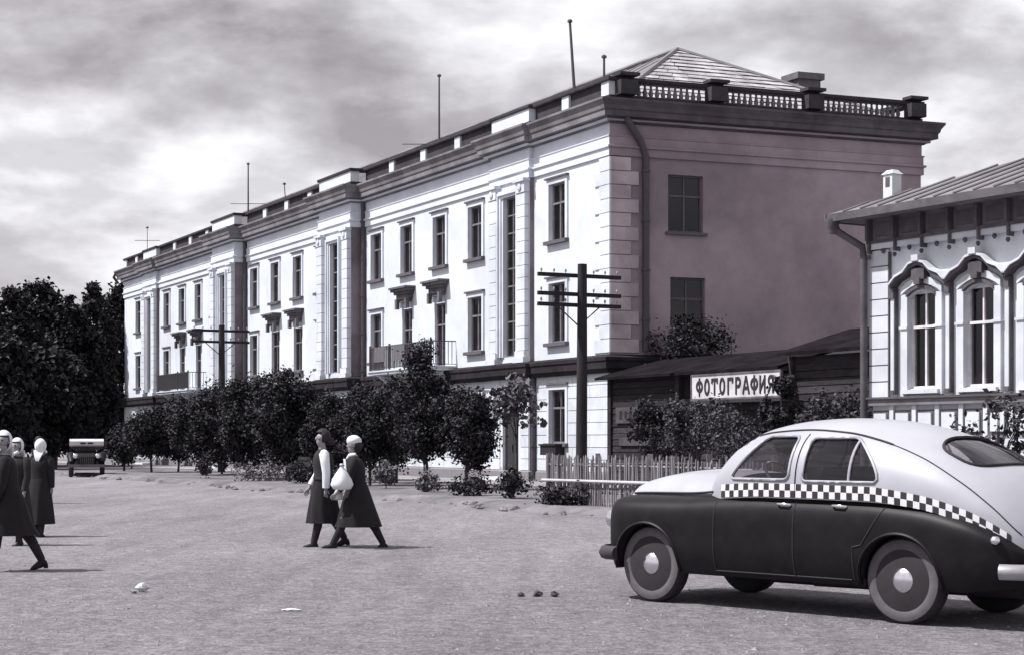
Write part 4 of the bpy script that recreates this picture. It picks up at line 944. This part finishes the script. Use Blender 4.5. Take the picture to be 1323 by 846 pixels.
# lower body
AX = (1.32, -1.35); AZ = .345; ARCH = .378
def build_body():
    xs = np.concatenate([np.linspace(1.928, 1.76, 18), np.linspace(1.75, -2.1, 300), np.linspace(-2.115, -2.468, 24)]); mb = MB(); G = []
    for x in xs:
        W = b_W(x); zs_ = max(b_zs(x), .42); zm = min(.58, zs_ - .06); r_ = []; prof = []
        zlo = .285 + .05 * max(0, (x - 1.6) / .4) + .06 * max(0, (-x - 1.9) / .5)
        for k in range(26):
            t_ = k / 26; z = zlo + (zm - zlo) * t_; prof.append((W * (1 - .075 * (1 - t_) ** 2.2), z))
        for k in range(22):
            t_ = .93 * k / 21; prof.append((W * (1 - t_ ** 5.0) ** (1 / 6.5), zm + (zs_ - zm) * t_))
        y0_ = prof[-1][0] / W
        for k in range(1, 21):
            f_ = y0_ * (1 - k / 20); prof.append((W * f_, zm + (zs_ - zm) * max(1 - f_ ** 6.5, 0) ** .2))
        r_ = [mb.pt((x, y, z)) for y, z in prof] + [mb.pt((x, -y, z)) for y, z in prof[-2::-1]]; G.append(r_)
    for i in range(len(xs) - 1):
        for k in range(len(G[0]) - 1):
            q = [G[i][k], G[i][k + 1], G[i + 1][k + 1], G[i + 1][k]]; c = np.mean([mb.v[j] for j in q], 0)
            if abs(c[1]) > .4 and any((c[0] - a) ** 2 + (c[2] - AZ) ** 2 < ARCH ** 2 for a in AX): continue
            mb.f.append(q)
    mb.f.append(G[0]); mb.f.append(G[-1][::-1])
    return mb.build('body', 'paint_black', TX, smooth=50)
build_body()
for s in (1, -1):
    for a in AX:
        m_ = MB(); m_.tube([(a + ARCH * math.cos(t_), s * (b_W(a + ARCH * math.cos(t_)) * (1 if AZ + ARCH * math.sin(t_) >= .58 else 1 - .075 * ((.58 - AZ - ARCH * math.sin(t_)) / .295) ** 2.2) - .004), AZ + ARCH * math.sin(t_)) for t_ in np.linspace(R(-6), R(186), 40)], .018, 6); m_.build('arch_lip', 'paint_black', TX, smooth=60)
        m_ = MB(); m_.loft([[(a + ARCH * 1.02 * math.cos(t_), s * y, AZ + ARCH * 1.02 * math.sin(t_)) for t_ in np.linspace(R(-8), R(188), 24)] for y in (.82, .42)], cap=False, closed=False); m_.poly([(a + ARCH * 1.02 * math.cos(t_), s * .42, AZ + ARCH * 1.02 * math.sin(t_)) for t_ in np.linspace(R(-8), R(188), 24)]); m_.build('wheel_well', 'car_inside', TX)
m_ = MB(); m_.box(-2.2, 1.8, -.5, .5, .27, .55); m_.box(-1.0, .95, -.76, .76, .28, .34); m_.box(-.3, .5, -.18, .18, .2, .27); m_.build('underbody', 'car_inside', TX)
m_ = MB(); m_.tube([(-1.35, -.7, .34), (-1.35, .7, .34)], .05, 8); m_.lathe([(.05, -.16), (.14, -.07), (.14, .07), (.05, .16)], 12, 'y', (-1.35, 0, .34)); m_.build('axle', 'car_inside', TX, smooth=50); m_ = MB(); m_.tube([(1.32, -.7, .33), (1.32, .7, .33)], .04, 8); m_.build('axle', 'car_inside', TX, smooth=50); m_ = MB(); m_.tube([(-2.3, .35, .26), (-.2, .35, .24)], .03, 8); m_.build('exhaust_pipe', 'car_inside', TX, smooth=50)
# bonnet
def build_hood():
    zt_ = interp([.56, .75, 1.09, 1.5, 1.72, 1.84, 1.91, 1.95], [1.175, 1.195, 1.19, 1.16, 1.12, 1.085, 1.02, .90]); yb_ = interp([.56, .8, 1.2, 1.55, 1.78, 1.90, 1.95], [.72, .64, .57, .52, .47, .40, .28])
    mb = MB(); rings = []
    for x in np.concatenate([np.linspace(.56, 1.74, 40), np.linspace(1.755, 1.95, 20)]):
        zb_ = .86; rings.append([(x, math.copysign(abs(math.cos(p)) ** (2 / 2.5), math.cos(p)) * yb_(x), zb_ + (zt_(x) - zb_) * math.sin(p) ** (2 / 2.4)) for p in np.linspace(0, math.pi, 41)])
    mb.loft(rings, cap=True, closed=False); o = mb.build('bonnet', 'paint_white', TX, smooth=60)
    m_ = MB(); m_.tube([(x, 0, zt_(x) + .004) for x in np.linspace(.75, 1.88, 20)], .012, 6); m_.build('bonnet_trim', 'chrome', o, smooth=60)
    for s in (1, -1):
        m_ = MB(); m_.tube([(x, s * (yb_(x) * .985), b_zs(x) + .012) for x in np.linspace(.62, 1.78, 24)], .012, 6); m_.build('bonnet_seam', 'rubber', o)
build_hood()
# checkered belt
ck = bpy.data.materials.new('checker_belt'); ck.use_nodes = True; MATS['checker_belt'] = ck
t = ck.node_tree; b = t.nodes['Principled BSDF']; b.inputs['Roughness'].default_value = .5
uvn = t.nodes.new('ShaderNodeUVMap'); chk = t.nodes.new('ShaderNodeTexChecker'); chk.inputs['Scale'].default_value = 1.0; chk.inputs['Color1'].default_value = (.62, .61, .64, 1); chk.inputs['Color2'].default_value = (.02, .019, .021, 1)
t.links.new(uvn.outputs[0], chk.inputs[0]); t.links.new(chk.outputs[0], b.inputs['Base Color'])
for s in (1, -1):
    xs = np.linspace(.50, -2.24, 160); mb = MB(); G = []; arc = 0; prev = None; UV = []
    for x in xs:
        z0 = b_zs(x) - .04 - .03 * min(1, max(0, (-x - 1.1))); h_ = .113 - .012 * max(0, (-x - 1.2))
        if prev: arc += math.hypot(x - prev[0], z0 - prev[1])
        prev = (x, z0); g = []
        for k in range(5):
            z = z0 + h_ * k / 4; g.append(mb.pt((x, s * (cab_y(x, z) + .005), z))); UV.append((arc / .0565 + .001, 2.0 * k / 4 + (.001 if k == 0 else -.001)))
        G.append(g)
    for a, b_ in zip(G, G[1:]):
        for k in range(4): mb.f.append([a[k], a[k + 1], b_[k + 1], b_[k]])
    me = mb.mesh('checker_belt', 'checker_belt', smooth=60); ul = me.uv_layers.new(name='UVMap')
    for lp in me.loops: ul.data[lp.index].uv = UV[lp.vertex_index]
    link('checker_belt', me, TX)
    # door seams, handles, lamps
    def seam(pts, name='door_seam'):
        m_ = MB(); m_.tube(pts, .0065, 5); m_.build(name, 'rubber', TX)
    bod = lambda x, z: (x, s * (b_W(x) * (1 if z >= .58 else 1 - .075 * ((.58 - z) / .295) ** 2.2) * (1 if z < .58 else max(1 - ((z - .58) / (b_zs(x) - .58)) ** 5.0, 0) ** (1 / 6.5)) + .001), z)
    up_ = lambda x, z: on_cab(x, z, .001, s)
    seam([bod(-.335, z) for z in np.linspace(.32, .985, 14)]); seam([up_(-.335, z) for z in np.linspace(1.0, 1.52, 12)])
    seam([bod(.52, z) for z in np.linspace(.32, .97, 14)]); seam([bod(x, .33) for x in np.linspace(.52, -.9, 20)])
    seam([bod(-.93 - .0 * z, z) for z in np.linspace(.33, .6, 5)] + [bod(-1.0 - .25 * ((z - .6) / .38), z) for z in np.linspace(.62, .965, 8)])
    for x in (-.22, -.78):
        p = bod(x, .93); m_ = MB(); m_.tube([(x + .06, p[1] + s * .015, .93), (x + .05, p[1] + s * .035, .932), (x - .05, p[1] + s * .035, .928), (x - .07, p[1] + s * .012, .925)], .011, 6); m_.build('door_handle', 'chrome', TX, smooth=60)
    p = bod(-2.1, .70); m_ = MB(); m_.lathe([(.012, -.04), (.035, -.02), (.036, .015), (.02, .03), (.006, .04)], 12, 'x', (-2.17, p[1] - s * .02, .70)); m_.build('tail_lamp', 'chrome', TX, smooth=60)
    m_ = MB(); m_.lathe([(.10, -.05), (.10, 0), (.09, .03), (.05, .05)], 16, 'x', (1.90, s * .62, .74)); m_.build('headlight', 'chrome', TX, smooth=60)
# bumpers
def bumper(name, pts, z, h_, mm='chrome'):
    m_ = MB(); rings = []
    for i, (x, y) in enumerate(pts):
        d = Vector(pts[min(i + 1, len(pts) - 1)]) - Vector(pts[max(i - 1, 0)]); n_ = Vector((d.y, -d.x)).normalized() * .022
        rings.append([(x - n_.x, y - n_.y, z - h_), (x + n_.x, y + n_.y, z - h_ * .7), (x + n_.x * 2, y + n_.y * 2, z), (x + n_.x, y + n_.y, z + h_ * .7), (x - n_.x, y - n_.y, z + h_)])
    m_.loft(rings); m_.build(name, mm, TX, smooth=60)
bumper('front_bumper', [(1.66, -.87), (1.84, -.84), (1.97, -.70), (2.02, -.35), (2.035, 0), (2.02, .35), (1.97, .70), (1.84, .84), (1.66, .87)], .43, .065, 'dull_metal')
bumper('rear_bumper', [(-2.26, .86), (-2.42, .80), (-2.53, .6), (-2.56, .3), (-2.57, 0), (-2.56, -.3), (-2.53, -.6), (-2.42, -.80), (-2.26, -.86)], .47, .06, 'dull_chrome')
for z in (.55, .66, .77):
    m_ = MB(); m_.tube([(1.915 - .05 * (y / .6) ** 2, y, z) for y in np.linspace(-.5, .5, 9)], .02, 6); m_.build('grille_bar', 'chrome', TX)
# inside
m_ = MB(); m_.box(.12, .5, -.62, .62, .9, 1.10); m_.build('dashboard', 'car_inside', TX)
for y in (-.35, .35):
    m_ = MB(); m_.loft([[(x0, y - .3, z), (x0 + .16, y - .3, z), (x0 + .16, y + .3, z), (x0, y + .3, z)] for x0, z in ((-.38, .9), (-.46, 1.15), (-.50, 1.24))]); m_.build('front_seat', 'seat_cloth', TX)
m_ = MB(); m_.loft([[(x0, -.65, z), (x0 + .18, -.65, z), (x0 + .18, .65, z), (x0, .65, z)] for x0, z in ((-1.22, .9), (-1.3, 1.1), (-1.36, 1.2))]); m_.build('rear_seat', 'seat_cloth', TX)
m_ = MB(); c0 = Vector((.12, .36, 1.13)); ax = Vector((-.75, 0, .66)).normalized(); e1 = Vector((0, 1, 0)); e2 = ax.cross(e1)
m_.tube([c0 + (e1 * math.cos(t_) + e2 * math.sin(t_)) * .2 for t_ in np.linspace(0, 2 * math.pi, 29)], .013, 6); m_.tube([c0 - e1 * .2, c0, c0 + e1 * .2], .012, 5); m_.tube([c0, c0 - ax * .35], .02, 6); m_.build('steering_wheel', 'wood_white', TX, smooth=60)
# wheels
m_ = MB(); m_.lathe([(.215, -.055), (.235, -.075), (.285, -.085), (.33, -.078), (.350, -.055), (.353, 0), (.350, .055), (.33, .078), (.325, .081)], 40, 'y'); TYR = m_.mesh('wheel', 'rubber', 50)
m_ = MB(); m_.lathe([(.325, .081), (.30, .088), (.27, .088), (.24, .078), (.215, .055)], 40, 'y', cap=False); TWL = m_.mesh('tyre_wall', 'tyre_wall', 50)
m_ = MB(); m_.lathe([(.216, .052), (.205, .06), (.195, .035), (.17, .02), (.13, .03), (.11, .045)], 32, 'y'); RIM = m_.mesh('rim', 'paint_black', 50)
m_ = MB(); m_.lathe([(.118, .035), (.118, .05), (.105, .075), (.075, .095), (.04, .105), (.005, .107)], 24, 'y'); HUB = m_.mesh('hubcap', 'chrome', 50)
for x in AX:
    for s in (1, -1):
        o = link('wheel', TYR, TX, (x, s * .685, .349), (0, random.uniform(0, 3), 0 if s > 0 else math.pi)); link('tyre_wall', TWL, o); link('rim', RIM, o); link('hubcap', HUB, o)

# ------------------------------------------------------------------ distant vehicle facing the camera
TRK = thing('distant_vehicle', 'small dark motor vehicle with a pale cab top coming down the street', 'vehicle', ((112 - CX) / FPX * 72.5, 72.5, 0), R(-90 + 14))
m_ = MB(); m_.loft([[(x, -w_, .45), (x, w_, .45), (x, w_ * .98, zt_ * .9), (x, w_ * .85, zt_), (x, -w_ * .85, zt_), (x, -w_ * .98, zt_ * .9)] for x, w_, zt_ in ((-2.4, .72, 1.0), (.2, .74, 1.02), (.9, .44, .98), (1.6, .38, .92), (1.7, .34, .85))]); m_.build('body', 'paint_black', TRK)
m_ = MB(); m_.loft([[(-1.3, -.72, z), (x, -.70, z), (x, .70, z), (-1.3, .72, z)] for x, z in ((.3, 1.28), (.36, 1.33), (.34, 1.5), (.1, 1.6))]); m_.build('cab_top', 'sign_white', TRK)
m_ = MB(); m_.box(.355, .37, -.26, -.04, 1.38, 1.45); m_.box(.355, .37, .04, .26, 1.38, 1.45); m_.build('visor_vent', 'rubber', TRK)
m_ = MB(); m_.poly([(.26, -.66, 1.0), (.26, .66, 1.0), (.28, .66, 1.29), (.28, -.66, 1.29)]); m_.build('windscreen', 'car_glass', TRK)
m_ = MB(); m_.box(.2, .3, -.03, .03, 1.0, 1.3); m_.box(.2, .3, -.72, -.66, 1.0, 1.3); m_.box(.2, .3, .66, .72, 1.0, 1.3); m_.box(-1.3, -1.2, -.72, .72, 1.0, 1.3); m_.build('pillar', 'paint_black', TRK)
for s in (1, -1):
    m_ = MB(); m_.tube([(.5, s * .62, .75), (.85, s * .64, .88), (1.2, s * .62, .86), (1.55, s * .60, .6)], [.12, .19, .2, .12], 8); m_.build('fender', 'paint_black', TRK, smooth=60)
    m_ = MB(); m_.lathe([(.03, -.12), (.10, -.02), (.11, .03), (.09, .05)], 12, 'x', (1.55, s * .45, .88)); m_.build('headlight', 'chrome', TRK, smooth=60)
    for x in (1.15, -1.5):
        m_ = MB(); m_.lathe([(.2, -.08), (.3, -.09), (.34, -.05), (.34, .05), (.3, .09), (.2, .08)], 18, 'y', (x, s * .64, .34)); m_.build('wheel', 'rubber', TRK, smooth=50)
m_ = MB(); m_.box(1.78, 1.84, -.78, .78, .42, .54); m_.box(1.5, 1.8, -.5, -.4, .44, .5); m_.box(1.5, 1.8, .4, .5, .44, .5); m_.build('bumper', 'hood_dark', TRK)
m_ = MB()
for y in np.linspace(-.25, .25, 7): m_.box(1.70, 1.73, y - .012, y + .012, .55, .84)
m_.build('grille', 'hood_dark', TRK)

# ------------------------------------------------------------------ people
def ik_leg(hip_, swing, knee, th=.40, sh=.40):
    k = hip_ + Vector((math.sin(swing), 0, -math.cos(swing))) * th; a2 = swing - knee; a = k + Vector((math.sin(a2), 0, -math.cos(a2))) * sh
    return k, a
def person(label, loc, heading, H, legs, arms, skirt_m, top_m, hem, head, lean=.05, skirt_w=.27, top_long=.95, hand_m='skin', sleeve=1.0, front_m=None, skirt_back=0.0, yaw=0.0):
    """legs / arms: ((swing, bend) left, (swing, bend) right); head: 'scarf', 'hair' or 'beret'"""
    S = H / 1.62
    o = thing('person', label, 'person', loc, heading); o.scale = (S, S, S)
    V, E, Rd = [], [], []
    def add(p, r, par=None):
        V.append(Vector(p)); Rd.append(r if isinstance(r, tuple) else (r, r))
        if par is not None: E.append((par, len(V) - 1))
        return len(V) - 1
    pz = .86
    # drop the pelvis so that the lower foot stands on the ground
    lo = min(min(ik_leg(Vector((0, 0, pz)), *l_)[1].z for l_ in legs), 9); pz -= lo - .075
    sh_ = lambda z: lean * (z - pz) * 1.6
    pel = add((0, 0, pz), (.13, .11)); sp1 = add((sh_(pz + .18), 0, pz + .18), (.115, .09), pel); che = add((sh_(pz + .36), 0, pz + .36), (.14, .10), sp1); nb = add((sh_(pz + .48), 0, pz + .48), .06, che)
    hx = sh_(pz + .48); nk = add((hx + .01, 0, pz + .55), .045, nb); jaw = add((hx + .03, 0, pz + .61), (.058, .062), nk); hc_ = add((hx + .02, 0, pz + .68), (.076, .088), jaw); tp_ = add((hx + .005, 0, pz + .74), (.065, .075), hc_)
    HC = Vector((hx + .015, 0, pz + .675)); YR = Matrix.Rotation(yaw, 3, 'Z')
    hd_ = lambda p: HC + YR @ (Vector(p) - HC)
    add(hd_((hx + .112, 0, pz + .655)), .010, hc_); add(hd_((hx + .085, 0, pz + .60)), .020, jaw)
    for e_ in (1, -1): add(hd_((hx + .01, e_ * .088, pz + .66)), .012, hc_)
    A = {}
    for s, (sw, bd), (asw, abd) in ((1, legs[0], arms[0]), (-1, legs[1], arms[1])):
        hp_ = Vector((0, s * .085, pz - .03)); h_ = add(hp_, .095, pel); k, a = ik_leg(hp_, sw, bd); ki = add(k, .058, h_); cf = add(k.lerp(a, .35) + Vector((-.015, 0, 0)), .055, ki); ai = add(a, .036, cf)
        fa = sw - bd * .75; ft = a + Vector((.13 * math.cos(fa), 0, -.055 + .13 * math.sin(fa) * .6)); hl = a + Vector((-.04, 0, -.045)); add(ft, (.022, .016), ai); A['a%d' % s] = (a, ft, hl); A['k%d' % s] = k
        shp = Vector((sh_(pz + .45), s * .165, pz + .45)); si = add(shp, .055, che); el = shp + Vector((math.sin(asw), s * .14, -math.cos(asw))).normalized() * .27; ei_ = add(el, .040, si)
        a2 = asw + abd; wr = el + Vector((math.sin(a2), -s * .05, -math.cos(a2))).normalized() * .23; wi = add(wr, .027, ei_); dr = (wr - el).normalized(); pm = wr + dr * .06; pi_ = add(pm, (.030, .018), wi)
        sd_ = Vector((-dr.z, 0, dr.x)); 
        for j, (of, ln_) in enumerate(((-.026, .055), (-.009, .066), (.009, .062), (.025, .05))):
            f1 = add(pm + dr * .03 + sd_ * of, .009, pi_); add(pm + dr * (.03 + ln_) + sd_ * of * 1.1 + Vector((0, -s * .02, -.006)), .008, f1)
        t1 = add(wr + dr * .03 + sd_ * -.035, .010, wi); add(wr + dr * .075 + sd_ * -.05, .009, t1)
        A['arm%d' % s] = (shp, el, wr)
    me = bpy.data.meshes.new('body'); me.from_pydata([tuple(v) for v in V], E, []); me.materials.append(MATS['skin'])
    bo = link('body', me, o); md = bo.modifiers.new('skin', 'SKIN'); md.use_smooth_shade = True
    for i, sv in enumerate(me.skin_vertices[0].data): sv.radius = Rd[i]; sv.use_root = (i == 0)
    bo.modifiers.new('sub', 'SUBSURF').levels = 1; bo.modifiers['sub'].render_levels = 1
    def ell(c, rx, ry, n=28, pl=0, ph=0.0): return [(c[0] + rx * math.cos(t_) * (1 + pl * (.6 * math.sin(9 * t_ + ph) + .4 * math.sin(5 * t_ - 2 * ph))), c[1] + ry * math.sin(t_) * (1 + pl * (.6 * math.sin(9 * t_ + ph) + .4 * math.sin(5 * t_ - 2 * ph))), c[2]) for t_ in [2 * math.pi * k / n for k in range(n)]]
    kx = [A['k1'].x, A['k-1'].x]; kmin, kmax = min(kx + [0]), max(kx + [0]); ax_ = [A['a1'][0].x, A['a-1'][0].x]
    mb = MB(); rings = []
    for k in range(9):
        f = k / 8; z = pz + .16 + (hem - pz - .16) * f; x0, x1 = -.12 - (skirt_w - .12) * f ** .8 - skirt_back * f ** 1.5, .12 + (skirt_w - .12) * f ** .8
        x0 = min(x0, min(kmin, min(ax_) * .75) * f ** 1.2 - .07); x1 = max(x1, max(kmax, max(ax_) * .7) * f ** 1.2 + .07)
        rings.append(ell(((x0 + x1) / 2, 0, z), (x1 - x0) / 2, .16 + (.05 + .3 * (skirt_w - .2)) * f, 48, .075 * f, 1.3 + .5 * math.sin(3 * f)))
    mb.loft(rings, cap=False); mb.build('skirt', skirt_m, o, smooth=60)
    mb = MB(); zt0 = pz + (top_long - .86)
    mb.loft([ell((sh_(z) * 1.0, 0, z), rx, ry, 24, .015, z * 9) for z, rx, ry in ((zt0, .155, .185), (pz + .16, .135, .165), (pz + .27, .14, .175), (pz + .36, .145, .19), (pz + .43, .125, .19), (pz + .475, .10, .15), (pz + .515, .058, .066))], cap=True); mb.build('jacket', top_m, o, smooth=60)
    for s in (1, -1):
        a_, e_, w_ = A['arm%d' % s]; e2 = e_.lerp(w_, sleeve * .93) ; mb = MB(); mb.tube([a_ + Vector((0, -s * .03, .02)), a_, a_.lerp(e_, .5), e_, e2] if sleeve > 0 else [a_ + Vector((0, -s * .03, .02)), a_, a_.lerp(e_, .7)], [.05, .072, .066, .058, .05] if sleeve > 0 else [.05, .075, .07], 10); mb.build('sleeve', top_m, o, smooth=60)
        a_, ft, hl = A['a%d' % s]; k = A['k%d' % s]
        mb = MB(); mb.tube([k, k.lerp(a_, .35) + Vector((-.018, 0, 0)), a_], [.066, .063, .046], 10); mb.build('stocking', 'cloth_dark', o, smooth=60)
        mb = MB(); d = (ft - hl); up = Vector((0, 0, 1)); sdv = Vector((0, 1, 0)); n_ = d.cross(sdv).normalized() * -1; rg = []
        n_ = n_ if n_.z > 0 else -n_
        for f, wd, hg in ((-.16, .03, .06), (.05, .046, .115), (.35, .046, .10), (.65, .052, .075), (.95, .047, .055), (1.2, .02, .025)):
            c = hl + d * f - n_ * .03; rg.append([c + sdv * wd * math.cos(t_) + n_ * (hg / 2 + hg / 2 * math.sin(t_)) for t_ in [2 * math.pi * j / 10 for j in range(10)]])
        mb.loft(rg); mb.box(hl.x - .03, hl.x + .02, hl.y - .022, hl.y + .022, hl.z - .05, hl.z - .01); mb.build('shoe', 'leather', o, smooth=60)
    # head covering
    def cap_mesh(rx, ry, rz, off, fcut, name, m, tail=0.0, bump=0.0):
        mb = MB(); rings = []; c = HC + Vector(off); n = 20
        for i in range(13):
            ph = math.pi * i / 12; rings.append([(c.x + rx * math.sin(ph) * math.cos(t_) * (1 + bump * math.sin(5 * t_ + 3 * ph)), c.y + ry * math.sin(ph) * math.sin(t_) * (1 + bump * math.sin(4 * t_ + 5 * ph)), c.z + rz * math.cos(ph)) for t_ in [2 * math.pi * k / n for k in range(n)]])
        mb.loft(rings, cap=False); mb.f = [f for f in mb.f if not (np.mean([mb.v[j][0] for j in f]) - c.x > fcut * rx and np.mean([mb.v[j][2] for j in f]) - c.z < .45 * rz)]
        if tail: mb.loft([[(c.x - .02 - .08 * math.sin(f * 2.5), c.y + y * (1 - f) * .10, c.z - .07 - tail * f) for y in np.linspace(-1, 1, 7)] + [(c.x - .05 - .08 * math.sin(f * 2.5), c.y + y * (1 - f) * .10, c.z - .07 - tail * f) for y in np.linspace(1, -1, 7)] for f in (0, .3, .6, .85, .99)])
        mb.v = [tuple(hd_(p)) for p in mb.v]
        return mb.build(name, m, o, smooth=70)
    if head == 'scarf':
        cap_mesh(.104, .099, .128, (-.02, 0, .005), .30, 'headscarf', 'cloth_white', .26, .02)
        mb = MB(); mb.tube([HC + Vector((.05, .07, -.09)), HC + Vector((.07, 0, -.13)), HC + Vector((.05, -.07, -.09))], .028, 8); mb.build('scarf_knot', 'cloth_white', o, smooth=60)
        ey = MB(); [ey.lathe([(.002, 0), (.011, .004), (.011, .010), (.002, .014)], 8, 'x', HC + Vector((.076, e_ * .033, .012))) for e_ in (1, -1)]; ey.v = [tuple(hd_(p)) for p in ey.v]; ey.build('eyes', 'hair', o)
    elif head == 'hair':
        cap_mesh(.103, .10, .108, (-.02, 0, .025), .2, 'hair', 'hair', 0, .09); mb = MB(); mb.lathe([(.01, -.06), (.055, -.04), (.06, 0), (.045, .04), (.01, .06)], 12, 'z', HC + Vector((-.12, 0, -.05))); mb.build('hair_bun', 'hair', o, smooth=70)
    elif head == 'beret':
        cap_mesh(.108, .104, .082, (-.012, 0, .062), 3, 'beret', 'cloth_white', 0, .03); cap_mesh(.10, .095, .11, (-.03, 0, -.01), .1, 'hair', 'hair', 0, .05)
    if head == 'beret':
        mb = MB(); mb.tube([HC + Vector((-.04, .05, -.13)), HC + Vector((.05, .04, -.15)), HC + Vector((.07, 0, -.19)), HC + Vector((.05, -.04, -.15)), HC + Vector((-.04, -.05, -.13))], .03, 8); mb.build('neck_scarf', 'cloth_white', o, smooth=60)
    if front_m:
        mb = MB(); z0 = pz + .2
        mb.loft([[(sh_(z) + .155 - .02 * abs(y), y * wd, z) for y in np.linspace(-1, 1, 7)] + [(sh_(z) + .12, y * wd, z) for y in np.linspace(1, -1, 7)] for z, wd in ((pz + .18, .12), (pz + .3, .12), (pz + .4, .09), (pz + .48, .05))]); mb.build('blouse_front', front_m, o, smooth=60)
    return o, A
# the pair crossing the street
Lh = R(180)
w1, A1 = person('bare-headed woman in dark jumper with white sleeves and long dark skirt walking', ((417 - CX) / FPX * 23.6, 23.75, 0), Lh + R(12), 1.60, ((.22, .05), (-.22, .35)), ((-.1, .12), (.15, .4)), 'cloth_black', 'cloth_dark', .33, 'hair', .02, .25)
for ch in list(w1.children):
    if ch.name.startswith('sleeve'): ch.data.materials[0] = MATS['cloth_white']
w2, A2 = person('woman in white beret and dark coat striding with a white bundle', ((463 - CX) / FPX * 23.6, 23.45, 0), Lh + R(4), 1.56, ((.50, .08), (-.42, .12)), ((.25, .5), (-.3, .25)), 'cloth_black', 'cloth_black', .30, 'beret', .06, .30, .80, front_m='cloth_white', skirt_back=.05)
# bundle and bag in her hands
def sack(name, label, cat, loc, r, h, m):
    o = thing(name, label, cat, loc); mb = MB(); mb.lathe([(r * .15, h), (r * .22, h * .93), (r * .18, h * .86), (r * .5, h * .7), (r * .9, h * .4), (r, h * .2), (r * .8, h * .03), (r * .3, 0)], 18); mb.v = [(x * (1 + .08 * math.sin(5 * y / r + z * 20)), y * (1 + .06 * math.cos(6 * x / r)), z) for x, y, z in mb.v]; mb.build('cloth', m, o, smooth=60)
    mb = MB(); mb.lathe([(r * .24, h * .9), (r * .27, h * .92), (r * .24, h * .94)], 12); mb.build('tie', 'cloth_grey', o); return o
def hand_world(root, A, s): return root.matrix_basis @ A['arm%d' % s][2]
hw_ = hand_world(w2, A2, 1); sack('cloth_bundle', 'white cloth bundle held before the woman in the beret', 'bundle', Vector((hw_.x + .06, hw_.y - .10, hw_.z + .02)), .145, .36, 'cloth_white')
hw_ = hand_world(w1, A1, -1); sack('string_bag', 'small round pale grey bag between the two walking women', 'bag', Vector(((437 - CX) / FPX * 23.3, 23.3, .66)), .07, .2, 'pipe_pale')
# the group at the left edge
person('woman in white headscarf and long dark coat stepping away at the frame edge', ((10 - CX) / FPX * 19.2, 19.2, 0), R(196), 1.56, ((.30, .05), (-.48, .05)), ((.1, .3), (-.1, .3)), 'cloth_black', 'cloth_black', .42, 'scarf', .05, .32, .75, yaw=R(62))
person('woman in white headscarf seen from behind in a long dark coat', ((52 - CX) / FPX * 26.2, 26.2, 0), R(80), 1.46, ((.12, .02), (-.15, .1)), ((.05, .2), (-.05, .2)), 'cloth_black', 'cloth_black', .22, 'scarf', .02, .30, .75)
person('figure in pale kerchief and dark clothes behind the two women in headscarves', ((23 - CX) / FPX * 24.0, 24.0, 0), R(250), 1.47, ((.15, .05), (-.15, .1)), ((.1, .2), (-.1, .2)), 'cloth_dark', 'cloth_dark', .30, 'scarf', .02, .26, .85)
person('far figure in dark clothes beyond the women in headscarves', ((50 - CX) / FPX * 40.5, 40.5, 0), R(60), 1.55, ((.15, .05), (-.15, .1)), ((.1, .2), (-.1, .2)), 'cloth_dark', 'cloth_black', .30, 'hair', .02, .26, .85)

# ------------------------------------------------------------------ litter
def gpos(px, py): Y = FPX * EYE / (py - HY); return Vector(((px - CX) / FPX * Y, Y, 0))
def crumple(name, label, cat, px, py, r, m, flat=1.0, seed=0, grp=None):
    rnd = random.Random(seed); o = MB(); rings = []
    for i in range(7):
        ph = math.pi * i / 6; rings.append([(r * math.sin(ph) * math.cos(t_) * rnd.uniform(.45, 1.5), r * math.sin(ph) * math.sin(t_) * rnd.uniform(.45, 1.5), flat * r * (.75 + math.cos(ph) * rnd.uniform(.7, 1))) for t_ in [2 * math.pi * k / 9 for k in range(9)]])
    o.loft(rings); tag(o.build(name, m, None, loc=gpos(px, py)), label, cat, grp)
crumple('crumpled_paper', 'larger white crumpled paper lying on the street', 'litter', 184, 764, .055, 'paper', 1.0, 3, 'litter on the street')
crumple('crumpled_paper', 'small pale scrap beside the larger crumpled paper', 'litter', 173, 766, .03, 'pebble', .7, 4, 'litter on the street')
crumple('paper_scrap', 'flat white paper scrap lying alone on the street', 'litter', 376, 788, .07, 'paper', .16, 5, 'litter on the street')
for k, (px, r, lab) in enumerate(((673, .032, 'dark stone, left of three in a row on the street'), (694, .042, 'largest dark stone in the middle of three on the street'), (716, .04, 'dark flattish stone, right of three in a row on the street'))): crumple('dark_stone', lab, 'stone', px, 770, r, 'stone_dark', .8, 10 + k, 'three dark stones in the street')
